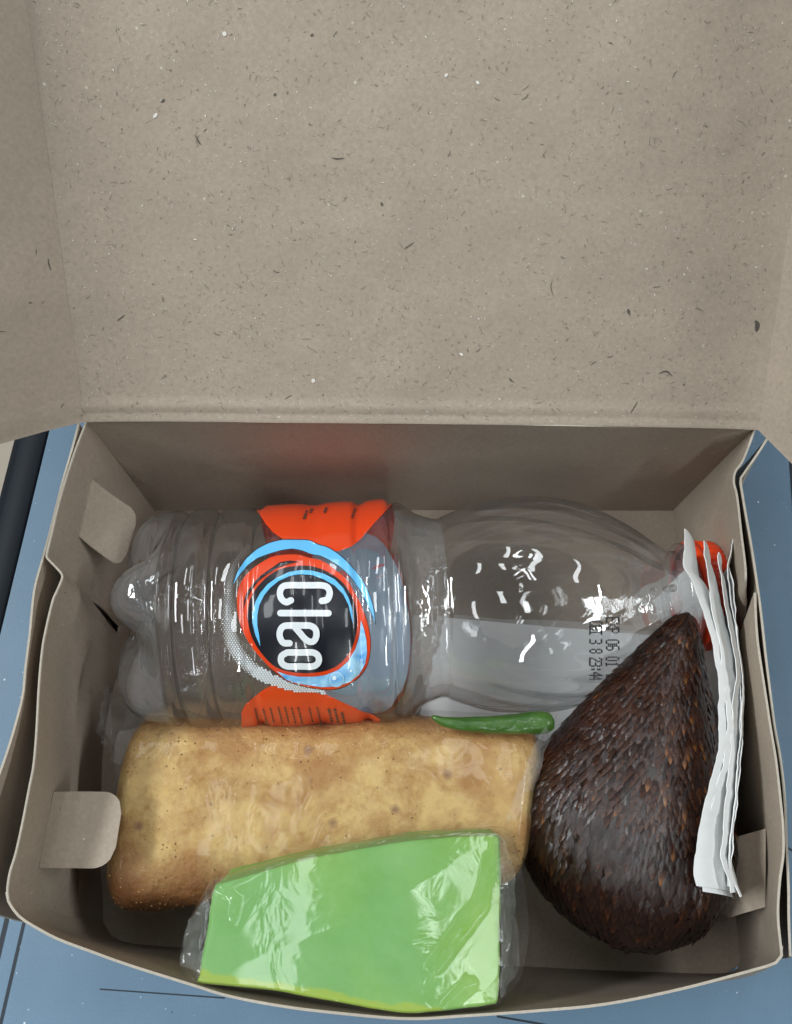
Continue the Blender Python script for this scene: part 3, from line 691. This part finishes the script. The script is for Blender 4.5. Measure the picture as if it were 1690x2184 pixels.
# ================================================================== fried roll
RZ, RH, RW = 2.05, 1.95, 2.45
ra, rb = U(266, 1730, RZ), U(1140, 1708, RZ)
rax = (rb - ra) / np.linalg.norm(rb - ra); rsd = np.cross(up, rax); RL = np.linalg.norm(rb - ra)
roll = thing('fried_roll', 'long golden-brown fried roll in clear plastic, left of the brown fruit', 'fried snack', ((ra + rb) / 2 - [0, 0, RZ - .06]))
def sup(c, p): return math.copysign(abs(c) ** p, c)
def rollpt(s, th, grow=0.0, rough=1):
    t = s / RL; e_ = min(s, RL - s); er = .75 if s < RL / 2 else .9
    k_ = 1 if e_ >= er else (1 - (1 - max(0, e_) / er) ** 2.6) ** .42
    wv = 1 + .03 * math.sin(s * .9 + .5) - .16 * max(0, t - .35)
    yv, zv = sup(math.sin(th), .55) * (RW * wv + grow) * k_, sup(math.cos(th), .62) * (RH + grow) * (.35 + .65 * k_ if k_ < 1 else 1) * (k_ ** .25 if k_ > 0 else 0)
    sh = (.32 * (yv / RW)) if s > RL / 2 else (-.35 * (yv / RW) * 0 - .02)      # skewed right end
    shl = (-.16 * ((yv / RW) + 0)) * -1
    p = ra + rax * (s - (sh * (s / RL) ** 4 * -1.6) + (shl * 1.3 * (1 - t) ** 6)) + rsd * yv + up * zv
    if rough: p = p + (rsd * math.sin(th) + up * math.cos(th)) * (.10 * fbm(p, .55, 2) + .018 * fbm(p, 4, 1))
    return p
NS, NR = 230, 150
e1_ = .9 * (1 - np.cos(np.linspace(0, math.pi / 2, 26)))
sv = np.unique(np.round(np.r_[e1_, np.linspace(.9, RL - .9, NS - 52), RL - e1_], 4))
P = np.array([[rollpt(s, 2 * math.pi * j / NR) for j in range(NR)] for s in sv])
m = M('fried_pastry_skin')
n1 = m.ramp(m.noise(.75, 7, .7, dist=.3), [(.40, 0), (.58, 1)]); n2 = m.ramp(m.noise(3.4, 6, .75), [(.38, 0), (.62, 1)])
c = m.mix(n1, (.38, .19, .045), (.62, .41, .14)); c = m.mix(m.math('MULTIPLY', n2, .45), c, (.64, .45, .20))
n3 = m.ramp(m.noise(.5, 3, .6, co=m.map((1, 1, 1), loc=(7, 3, 0))), [(.46, 0), (.62, 1)])
c = m.mix(m.math('MULTIPLY', n3, .7), c, (.33, .135, .028))
sep = m.n.new('ShaderNodeSeparateXYZ'); m.l.new(m.co, sep.inputs[0])
ed_ = m.ramp(m.math('ADD', m.math('MULTIPLY', m.math('ABSOLUTE', sep.outputs[1], 0), .40), m.math('MULTIPLY', m.math('SUBTRACT', m.noise(.8, 4, .6), .5), .55)), [(.62, 0), (1, 1)])
c = m.mix(m.math('MULTIPLY', ed_, .85), c, (.27, .10, .022))
# deeper fried along the long lower side where it lay in the oil
low = m.ramp(m.math('MULTIPLY_ADD' if False else 'ADD', m.math('MULTIPLY', sep.outputs[1], -.28), m.math('MULTIPLY', m.noise(.9, 3), .5)), [(.55, 0), (.85, 1)])
c = m.mix(m.math('MULTIPLY', low, .8), c, (.25, .085, .02))
sp_ = m.ramp(m.vor(1.0, m.map((1, 1, 1), loc=(.3, .1, 0))), [(.03, 1), (.17, 0)]); sel = m.ramp(m.vor(1.0, m.map((1, 1, 1), loc=(.3, .1, 0)), out='Color'), [(.46, 0), (.54, 1)])
c = m.mix(m.math('MULTIPLY', m.math('MULTIPLY', sp_, sel), .75), c, (.16, .06, .04))
s2 = m.ramp(m.vor(4.5), [(.05, 1), (.13, 0)]); sel = m.ramp(m.vor(4.5, out='Color'), [(.7, 0), (.75, 1)])
c = m.mix(m.math('MULTIPLY', m.math('MULTIPLY', s2, sel), .7), c, (.13, .06, .02))
nb = m.bump(m.noise(8, 6, .8), .06, .8); nb = m.bump(m.vor(7), .03, .6, nb)
FRY = m.set(Base_Color=c, Roughness=.48, Normal=nb, Subsurface_Weight=.04, Subsurface_Radius=(.006, .003, .0015), Subsurface_Scale=1.0).m
grid('roll_body', P, FRY, roll, cv=True)
rnd = random.Random(21); V, Fs, MI = [], [], []
for _ in range(1500):
    s_, th = rnd.uniform(.3, RL - .3), rnd.uniform(-1.6, 1.6); q = rollpt(s_, th, .0); r_ = rnd.uniform(.010, .034) ; k0 = len(V)
    for d in ((1, 0, 0), (-1, 0, 0), (0, 1, 0), (0, -1, 0), (0, 0, 1), (0, 0, -1)): V.append(q + np.array(d) * r_ * rnd.uniform(.5, 1.3))
    Fs += [(k0 + a_, k0 + b_, k0 + c_) for a_, b_, c_ in ((0, 2, 4), (2, 1, 4), (1, 3, 4), (3, 0, 4), (2, 0, 5), (1, 2, 5), (3, 1, 5), (0, 3, 5))]; MI += [rnd.choice((0, 0, 1, 2))] * 8
o = mk('crumbs', V, Fs, [solid('pale_crumb', (.62, .42, .16), .6), solid('toasted_crumb', (.30, .13, .03), .6), solid('burnt_crumb', (.10, .04, .012), .6)], roll, smooth=False)
o.data.polygons.foreach_set('material_index', MI); o['kind'] = 'stuff'
# its bag: film pulled round the roll, a welded fin at the right end and loose crumpled corners
def bagpt(s, th):
    p = rollpt(min(RL, max(0, s)), th, .12, 0); x = s
    if s < 0: p = p + rax * s
    if s > RL: p = p + rax * (s - RL)
    w_ = .04 * abs(fbm(p, .6, 6, 2)) + .010 * fbm(p, 2.0, 9, 1)
    return p + (rsd * math.sin(th) + up * math.cos(th)) * (.03 + w_)
Pb = np.array([[bagpt(s, 2 * math.pi * j / 120) for j in range(120)] for s in np.r_[e1_ - .12, np.linspace(.9, RL - .9, 110), (RL - e1_ + .14)[::-1]]])
grid('plastic_wrap', Pb, FILM, roll, cv=True)
def crumple(name, quad, amp, seed, parent, mat=FILMC, n=46, f=1.3):
    a, b, c_, d = [np.array(q, float) for q in quad]; P = np.zeros((n, n, 3)); nr = np.cross(b - a, d - a); nr /= np.linalg.norm(nr)
    for i in range(n):
        for j in range(n):
            u, v = i / (n - 1), j / (n - 1); p = (a * (1 - u) + b * u) * (1 - v) + (d * (1 - u) + c_ * u) * v
            rg = abs(fbm(p, f, seed, 4)); lat = fbm(p, f * .8, seed + 9)
            P[i, j] = p + nr * amp * (rg * 1.2 - .3) + (b - a) * .06 * lat
    return grid(name, P, mat, parent)
crumple('wrap_corner', [U(222, 1468, 2.6), U(330, 1545, 3.3), U(262, 1650, 2.8), U(205, 1560, 1.2)], .28, 1, roll)
crumple('wrap_corner', [U(248, 1560, 3.0), U(318, 1552, 3.6), U(262, 1720, 3.2), U(240, 1760, 2.0)], .16, 4, roll)
crumple('wrap_corner', [U(232, 1850, 1.6), U(300, 1900, 1.7), U(320, 1935, .8), U(240, 1930, .5)], .15, 7, roll)
crumple('wrap_corner', [U(890, 1525, 3.6), U(1185, 1512, 3.4), U(1200, 1560, 4.0), U(900, 1560, 4.4)], .10, 12, roll, FILM)
crumple('wrap_fin', [U(1150, 1565, 4.6), U(1190, 1520, 4.3), U(1120, 1745, 3.6), U(1078, 1752, 4.4)], .10, 16, roll, FILMC, f=.9)

# ================================================================== green chilli
ch = thing('green_chilli', 'small green chilli pepper lying along the back of the fried roll', 'chilli pepper', U(1050, 1545, 3.9))
cp = crom([U(921, 1528, 4.2), U(950, 1540, 4.2), U(1000, 1545, 4.2), U(1060, 1546, 4.2), U(1120, 1543, 4.2), U(1160, 1541, 4.2), U(1182, 1537, 4.2)], 60)
def tube(name, path, rads, mat, parent, nt=36, wob=.0):
    P = np.zeros((len(path), nt, 3)); d = np.gradient(path, axis=0); d /= np.linalg.norm(d, axis=1)[:, None]
    for i in range(len(path)):
        a_ = np.cross(d[i], (0, 0, 1)); a_ /= np.linalg.norm(a_); b_ = np.cross(a_, d[i])
        for j in range(nt):
            t = 2 * math.pi * j / nt; r_ = rads[i]; r_ *= 1 + wob * fbm((math.cos(t), math.sin(t), i * .13), 1.2, 3)
            P[i, j] = path[i] + a_ * r_ * math.cos(t) + b_ * r_ * math.sin(t)
    n = P.shape[0] * nt; V = np.vstack([P.reshape(-1, 3), path[0], path[-1]])
    return mk(name, V, gridf(P.shape[0], nt, False, True) + [(n, (j + 1) % nt, j) for j in range(nt)] + [(n + 1, n - nt + j, n - nt + (j + 1) % nt) for j in range(nt)], mat, parent)
t = np.linspace(0, 1, 60); rr = np.interp(t, [0, .03, .15, .35, .6, .8, .93, .985, 1], [.03, .08, .15, .20, .25, .29, .30, .21, .06])
m = M('chilli_skin')
CHM = m.set(Base_Color=m.mix(m.ramp(m.noise(1.5, 3), [(.3, 0), (.7, 1)]), (.028, .088, .012), (.06, .145, .022)), Roughness=.33, Normal=m.bump(m.noise(2.5, 2), .06, .6), Coat_Weight=.15).m
tube('chilli_body', cp, rr, CHM, ch, 40, .10)

# ================================================================== green cake slice in its bag
cake = thing('green_cake_slice', 'bright green layered steamed cake slice in a clear plastic bag at the front', 'cake slice', U(760, 1980, 3.0))
zt = lambda py: 5.0 + (py - 1780) / (2150 - 1780) * 1.15
topo = [(456, 1884), (640, 1832), (835, 1794), (960, 1781), (1058, 1778), (1070, 1795), (1072, 1960), (1068, 2125), (1058, 2142), (1000, 2150), (930, 2158), (850, 2160), (700, 2134), (560, 2110), (425, 2098), (416, 2090), (424, 2060), (446, 1920)]
top = crom(topo + [topo[0]], 140)[:-1]
ring = np.array([U(x, y, zt(y)) for x, y in top]); cen = ring.mean(0)
pn = np.cross(U(1058, 1778, zt(1778)) - U(456, 1884, zt(1884)), U(425, 2098, zt(2098)) - U(456, 1884, zt(1884))); pn /= np.linalg.norm(pn); pn = pn if pn[2] > 0 else -pn
rows = []
for q in np.linspace(0, .93, 26): rows.append(cen + (ring - cen) * q - pn * 0)
for a_ in np.linspace(0, math.pi / 2, 5): rows.append(cen + (ring - cen) * (.955 + .035 * math.sin(a_)) - pn * (.12 * (1 - math.cos(a_))))
thk = 2.0; EXT = np.array([.0, .45, -2.0])
for q in np.linspace(.1, 1, 14): rows.append(cen + (ring - cen) * (.99 - .05 * q) - pn * .12 + EXT * q)
rows.append(cen + (ring - cen) * .5 + EXT); rows.append(cen + (ring - cen) * .02 + EXT)
P = np.array(rows)
for i in range(P.shape[0]):
    for j in range(P.shape[1]):
        p = P[i, j]; P[i, j] = p + pn * (.05 * fbm(p, .6, 4) + .012 * fbm(p, 2.4, 1)) * (1 if i < 30 else .3) + (p - cen) * .010 * fbm(p, 1.5, 8)
m = M('green_cake_crumb')
sep = m.n.new('ShaderNodeSeparateXYZ'); m.l.new(m.co, sep.inputs[0])
g1 = m.mix(m.ramp(m.noise(.6, 4, .55), [(.3, 0), (.7, 1)]), (.19, .39, .045), (.26, .47, .10))
g1 = m.mix(m.math('MULTIPLY', m.ramp(m.noise(5, 4, .6), [(.4, 0), (.7, 1)]), .25), g1, (.30, .55, .20))
g1 = m.mix(m.math('MULTIPLY', m.ramp(m.noise(.28, 2, .5, co=m.map((1, 1, 1), loc=(2, 5, 0))), [(.4, 0), (.65, 1)]), .6), g1, (.13, .38, .12))
# yellower pandan layer at the front edge; the line between the layers wanders
ly = m.math('ADD', m.math('ADD', sep.outputs[1], m.math('MULTIPLY', sep.outputs[0], .13)), m.math('MULTIPLY', m.math('SUBTRACT', m.noise(1.1, 3), .5), .45))
LAY = ly
lay = m.ramp(m.math('MULTIPLY', m.math('ADD', ly, 2.0), .5), [(.485, 1), (.52, 0)])
c = m.mix(lay, g1, (.31, .44, .045))
CK = m.set(Base_Color=c, Roughness=.5, Subsurface_Weight=.35, Subsurface_Radius=(.004, .008, .002), Normal=m.bump(m.noise(6, 4, .6), .02, .5)).m
grid('cake_body', P, CK, cake, cv=True)
# bag
bo = [(450, 1876), (640, 1822), (835, 1784), (1000, 1768), (1072, 1766), (1098, 1800), (1118, 1880), (1128, 1981), (1122, 2040), (1108, 2090), (1075, 2135), (1050, 2152), (930, 2166), (850, 2168), (700, 2142), (560, 2118), (425, 2106), (400, 2096), (384, 2056), (392, 2000), (404, 1965), (424, 1925)]
bt = crom(bo + [bo[0]], 240)[:-1]
bring = np.array([U(x, y, zt(y) - .55) for x, y in bt]); bring2 = np.array([U(x, y, zt(y) - 1.6) for x, y in bt]); bc = bring.mean(0) + pn * .62
# top outline of the film: follows the cake edge, slightly outside
idx = [int(np.argmin(np.linalg.norm((ring - q)[:, :2], axis=1))) for q in bring]
ra_ = np.arctan2(ring[:, 1] - cen[1], ring[:, 0] - cen[0]); od = np.argsort(ra_)
inner = []
for q in bring:
    an = math.atan2(q[1] - cen[1], q[0] - cen[0])
    inner.append([np.interp(an, ra_[od], ring[od, k_], period=2 * math.pi) for k_ in range(3)])
inner = np.array(inner) + pn * .06
RID = [((1045, 1835), (1022, 1935), 7, .10), ((1022, 1935), (990, 1975), 9, .12), ((990, 1975), (925, 2065), 10, .10), ((470, 1890), (505, 1925), 5, .07), ((505, 1925), (498, 1960), 5, .07), ((560, 1850), (470, 1900), 5, .04), ((1058, 1800), (1050, 1850), 6, .06), ((1000, 2100), (960, 2140), 9, .05)]
def ridge(p):
    x, y = proj(p); h = 0
    for (x0, y0), (x1, y1), w_, a_ in RID:
        L2 = (x1 - x0) ** 2 + (y1 - y0) ** 2; t = max(0, min(1, ((x - x0) * (x1 - x0) + (y - y0) * (y1 - y0)) / L2))
        h += 1.5 * a_ * math.exp(-((x - x0 - t * (x1 - x0)) ** 2 + (y - y0 - t * (y1 - y0)) ** 2) / (w_ * w_))
    return h
rows = [bc + (inner - bc) * q for q in np.linspace(0.02, .97, 90)]
for q in np.linspace(0, 1, 22): rows.append(inner * (1 - q) + bring * q + pn * (.10 * math.sin(math.pi * q)))
for q in np.linspace(.2, 1, 8): rows.append(bring * (1 - q) + bring2 * q)
P = np.array(rows)
for i in range(P.shape[0]):
    for j in range(P.shape[1]):
        p = P[i, j]; P[i, j] = p + pn * (.05 + .03 * fbm(p, .42, 14, 1) + (ridge(p) if i < 92 else 0)) + (np.array([0, 0, .10]) * abs(fbm(p, 1.1, 23)) if i > 90 else 0)
grid('plastic_bag', P, FILMK, cake, cv=True)
crumple('bag_pleat', [U(1062, 1775, 5.3), U(1085, 1790, 4.9), U(1120, 2060, 5.0), U(1066, 2130, 6.0)], .22, 31, cake, FILMC, f=.8)
crumple('bag_pleat', [U(402, 1968, 5.0), U(440, 1900, 5.2), U(426, 2080, 5.9), U(386, 2060, 5.3)], .2, 37, cake, FILMC, f=1.0)
crumple('bag_pleat', [U(660, 1822, 5.05), U(1065, 1775, 4.9), U(1085, 1752, 4.2), U(760, 1785, 4.0)], .10, 39, cake, FILM, f=.9)

# ================================================================== salak fruit
stp = U(1468, 1306, 4.7)
sb_base = np.array(U(1298, 1998, 1.75))
sax = (stp - sb_base); SL = np.linalg.norm(sax); sax /= SL
su = np.cross(sax, (1, 0, 0)); su /= np.linalg.norm(su); su = su if su[2] > 0 else -su; sv_ = np.cross(sax, su); sv_ = sv_ if sv_[0] > 0 else -sv_
fruit = thing('salak_fruit', 'dark brown scaly pear-shaped snake fruit with its pointed tip against the bottle cap', 'fruit', sb_base * [1, 1, 0] + [0.4, 3, .06])
sp_s = np.array([0, .02, .08, .16, .26, .36, .46, .58, .70, .80, .89, .95, .985, 1.0]) * SL
sp_r = np.array([0, .95, 1.85, 2.50, 2.87, 2.87, 2.62, 2.14, 1.62, 1.15, .74, .46, .25, .06])
spc = crom(np.stack([sp_s, sp_r], 1), 400)
def sr_(s): return float(np.interp(s, spc[:, 0], spc[:, 1]))
def fpt(s, th, d=0):
    bow = .55 * math.sin(math.pi * min(1, max(0, s / SL))) ** 1
    r_ = sr_(s) * (1 + .045 * math.cos(3 * (th - .35))) + d
    c_ = sb_base + sax * s - sv_ * bow * .45 - su * .0
    return c_ + su * r_ * math.cos(th) + sv_ * r_ * math.sin(th)
P = np.array([[fpt(s, 2 * math.pi * j / 100, -.03) for j in range(100)] for s in np.linspace(0.01, SL, 120)])
m = M('fruit_underskin')
grid('fruit_skin', P, m.set(Base_Color=(.018, .007, .004, 1), Roughness=.6).m, fruit, cv=True)
def scale_mat(name, c1, c2, tip):
    m = M(name)
    g = m.n.new('ShaderNodeTexCoord'); s_ = m.n.new('ShaderNodeSeparateXYZ'); m.l.new(g.outputs['Generated'], s_.inputs[0])
    oi = m.n.new('ShaderNodeObjectInfo')
    c = m.mix(m.ramp(m.noise(1.2, 4, .6), [(.35, 0), (.65, 1)]), c1, c2)
    if tip is not None:
        at = m.n.new('ShaderNodeAttribute'); at.attribute_name = 'tip'
        c = m.mix(m.math('MULTIPLY', m.ramp(at.outputs['Fac'], [(.45, 0), (1, 1)]), 1.0), c, tip)
    return m.set(Base_Color=c, Roughness=.22, Normal=m.bump(m.noise(26, 3, .6), .02, .5), Specular_IOR_Level=.6).m
SC1 = scale_mat('fruit_scale_brown', (.014, .005, .0035), (.040, .012, .006), (.05, .017, .007))
SC2 = scale_mat('fruit_scale_amber_tip', (.035, .012, .006), (.07, .023, .009), (.20, .075, .02))
SC3 = scale_mat('fruit_scale_dark_shaded', (.009, .0045, .004), (.020, .008, .006), (.028, .011, .007))  # also carries the painted shade of the fruit's lower half
# one scale: a small domed kite, tip towards the fruit's base
sv0 = [(0, .50, 0), (-.36, .28, .02), (.36, .28, .02), (0, .25, .16), (-.50, -.12, .02), (.50, -.12, .02), (0, -.05, .30), (-.30, -.55, .10), (.30, -.55, .10), (0, -.45, .36), (0, -.95, .26)]
sf0 = [(0, 1, 3), (0, 3, 2), (1, 4, 6, 3), (3, 6, 5, 2), (4, 7, 9, 6), (6, 9, 8, 5), (7, 10, 9), (9, 10, 8)]
tipv = [0, 0, 0, 0, .2, .2, .3, .8, .8, .8, 1.3]
def scale_mesh(mat):
    me = bpy.data.meshes.new('scale'); me.from_pydata([(x * K, y * K, z * K) for x, y, z in sv0], [], sf0); me.materials.append(mat)
    me.polygons.foreach_set('use_smooth', [True] * len(me.polygons))
    at = me.attributes.new('tip', 'FLOAT', 'POINT'); at.data.foreach_set('value', tipv); return me
SM = [scale_mesh(x) for x in (SC1, SC2, SC3)]
items = []; rnd = random.Random(11); s = .30; row = 0
while s < SL - .08:
    f_ = s / SL; r_ = sr_(s); ln = .26 - .10 * abs(f_ - .35); wd = .22 * (1 - .35 * f_)
    n = max(7, int(2 * math.pi * r_ / wd)); 
    for k_ in range(n):
        th = 2 * math.pi * (k_ + (row % 2) * .5 + rnd.uniform(-.13, .13)) / n; s2_ = s + rnd.uniform(-.05, .05)
        p = fpt(s2_, th, 0); ds = fpt(s2_ + .05, th) - fpt(s2_ - .05, th); dt = fpt(s2_, th + .05) - fpt(s2_, th - .05)
        ds /= np.linalg.norm(ds); dt /= np.linalg.norm(dt); nn = np.cross(dt, ds); nn /= np.linalg.norm(nn)
        if nn @ (p - (sb_base + sax * s)) < 0: nn = -nn; dt = -dt
        w_ = 2 * math.pi * r_ / n * rnd.uniform(1.0, 1.2); l_ = (ln + .08) * rnd.uniform(.9, 1.15)
        facing = nn @ (CAM - p) / np.linalg.norm(CAM - p)
        amber = rnd.random() < (.18 if (f_ > .45 and math.sin(th) > -.1) else .025) and f_ > .3
        kind = 1 if amber else (2 if (f_ < .42 and rnd.random() < .85) or rnd.random() < .2 else 0)  # dark scales crowd towards the base, putting its shade into the colour
        tilt = rnd.gauss(0, .10); nn2 = nn + dt * rnd.gauss(0, .12) + ds * tilt; nn2 /= np.linalg.norm(nn2); x_ = np.cross(ds, nn2); x_ /= np.linalg.norm(x_); y_ = np.cross(nn2, x_)
        items.append((facing * w_ * l_, p, x_ * w_, y_ * l_, nn2 * w_ * .55 * rnd.uniform(.7, 1.2), kind))
    s += ln * .62; row += 1
items.sort(key=lambda t: -t[0])
fo = world_off(fruit)
for q, (fc, p, x_, y_, z_, kind) in enumerate(items[:299]):
    o = bpy.data.objects.new('scale', SM[kind]); sc.collection.objects.link(o); o.parent = fruit
    mt = Matrix((x_, y_, z_)).transposed().to_4x4(); mt.translation = Vector((p - fo) * K); o.matrix_local = mt
V, Fs, MI, TV = [], [], [], []
for fc, p, x_, y_, z_, kind in items[299:]:
    k0 = len(V); V += [p + x_ * a_ + y_ * b_ + z_ * c_ for a_, b_, c_ in sv0]; Fs += [[k0 + i for i in f] for f in sf0]; MI += [kind] * len(sf0); TV += tipv
o = mk('scales', V, Fs, [SC1, SC2, SC3], fruit); o.data.polygons.foreach_set('material_index', MI); o['kind'] = 'stuff'
at = o.data.attributes.new('tip', 'FLOAT', 'POINT'); at.data.foreach_set('value', TV)
print('scales', len(items))

# ================================================================== folded tissue standing along the right wall
m = M('white_tissue')
TIS = m.set(Base_Color=(.82, .83, .82, 1), Roughness=.95, Specular_IOR_Level=.1, Normal=m.bump(m.noise(14, 4, .7), .012, .6), Subsurface_Weight=.15, Subsurface_Radius=(.003, .003, .003)).m
nap = thing('folded_tissue', 'folded white paper tissue standing on edge between the fruit and the right wall', 'paper tissue', U(1545, 1550, 0) * [1, 1, 0] + [0, 0, .06])
E = [
 [(1460, 1128), (1461, 1144), (1460, 1172), (1459, 1207), (1471, 1227), (1484, 1262), (1495, 1288), (1508, 1329), (1521, 1373), (1526, 1412), (1533, 1458), (1534, 1505), (1534, 1548), (1534, 1594), (1521, 1644), (1509, 1696), (1498, 1740), (1489, 1785), (1484, 1825), (1480, 1862), (1487, 1890)],
 [(1502, 1153), (1504, 1180), (1508, 1205), (1513, 1255), (1522, 1320), (1535, 1366), (1539, 1412), (1545, 1458), (1550, 1510), (1552, 1548), (1546, 1585), (1543, 1635), (1535, 1653), (1522, 1701), (1511, 1740), (1500, 1779), (1495, 1825), (1496, 1870), (1500, 1902)],
 [(1534, 1178), (1532, 1190), (1537, 1222), (1543, 1264), (1552, 1320), (1563, 1373), (1570, 1421), (1569, 1462), (1563, 1495), (1561, 1550), (1559, 1603), (1552, 1668), (1546, 1733), (1541, 1785), (1538, 1825), (1546, 1853), (1554, 1876), (1560, 1905)],
 [(1567, 1128), (1563, 1160), (1557, 1187), (1552, 1218), (1557, 1270), (1565, 1310), (1572, 1344), (1578, 1394), (1583, 1440), (1585, 1477), (1583, 1514), (1580, 1576), (1574, 1620), (1570, 1659), (1569, 1714), (1556, 1788), (1558, 1853), (1565, 1881), (1580, 1914)],
]
zz = [6.25, 6.1, 5.95, 5.8]
for k_, ed_ in enumerate(E):
    n = 150; pts = crom([U(x, y, zz[k_]) for x, y in ed_], n)
    mrow = 26; P = np.zeros((n, mrow, 3)); wid = [1.25, 1.05, .85, .55][k_]; dep = 2.3
    for i in range(n):
        f_ = i / (n - 1); tw = wid * (1 - .25 * math.exp(-(f_ / .15) ** 2)) * (1 + .35 * max(0, f_ - .75) / .25 * (k_ < 2))
        for j in range(mrow):
            v = j / (mrow - 1)
            v1 = min(1, v / .65); v2 = max(0, v - .65) / .35
            p = pts[i] + np.array([tw * (1 - (1 - v1) ** 1.6), 0, -dep * v1 ** 1.2 - v2 * (pts[i][2] - dep - .3)])
            if f_ < .10: p = p + np.array([-.12, .1, 0]) * v * (1 - f_ / .10)
            if f_ > .8: p = p + np.array([0, -.55, 0]) * v * ((f_ - .8) / .2) ** 2 * (k_ < 2)
            wob = (.03 * fbm((pts[i][1] * 1.3, k_ * 9, v * 1.2), 1, k_) + .010 * fbm((pts[i][1] * 4, k_ * 5, v * 2), 1, k_ + 2))
            P[i, j] = p + np.array([wob, 0, .06 * fbm((pts[i][1] * 2.2, k_ * 3, 0), 1, 5) * (1 - v)])
    # torn top corner: pull the first rows down unevenly
    for i in range(12):
        w_ = (1 - i / 12)
        for j in range(mrow): P[i, j] += np.array([0, -.10 * w_ * (j / mrow) * 6 + .05 * fbm((j * .5, k_, i * .3), 1, 2), 0])
    grid('tissue_layer', P, TIS, nap, th=.018)
# right-hand outer fold
n = 120; pts = crom([U(x, y, 5.4) for x, y in [(1566, 1215), (1574, 1255), (1581, 1357), (1589, 1458), (1591, 1548), (1591, 1622), (1580, 1733), (1570, 1844), (1568, 1890)]], n)
P = np.array([[q + np.array([.10 * v + .05 * fbm((q[1] * 2, v, 1), 1, 3), 0, -4.4 * v]) + np.array([-.25 * (1 - v) ** 4, 0, .35 * (1 - v) ** 6]) for v in np.linspace(0, 1, 20)] for q in pts])
grid('tissue_layer', P, TIS, nap, th=.018)

# flat tissue lying under the bottle
pts = [(905, 1235), (1130, 1190), (1420, 1240), (1560, 1330), (1600, 1480), (1420, 1620), (1120, 1600), (905, 1555)]
a_, b_, c_, d_ = U(948, 1318, .12), U(1500, 1366, .12), U(1508, 1600, .12), U(890, 1560, .12)
P = np.zeros((60, 50, 3))
for i in range(60):
    for j in range(50):
        u, v = i / 59, j / 49; p = (a_ * (1 - u) + b_ * u) * (1 - v) + (d_ * (1 - u) + c_ * u) * v
        P[i, j] = p + np.array([.12 * fbm((v * 9, u, 0), 1, 3) * (1 - u), .12 * fbm((u * 12, v, 0), 1, 7) * v, .05 + .06 * abs(fbm(p, .8, 6))])
fo_ = U(1240, 1400, .06)
o = grid('flat_tissue', P, TIS, None, th=.02, off=fo_)
tag(o, 'flat white tissue lying on the box floor underneath the bottle shoulder', 'paper tissue')
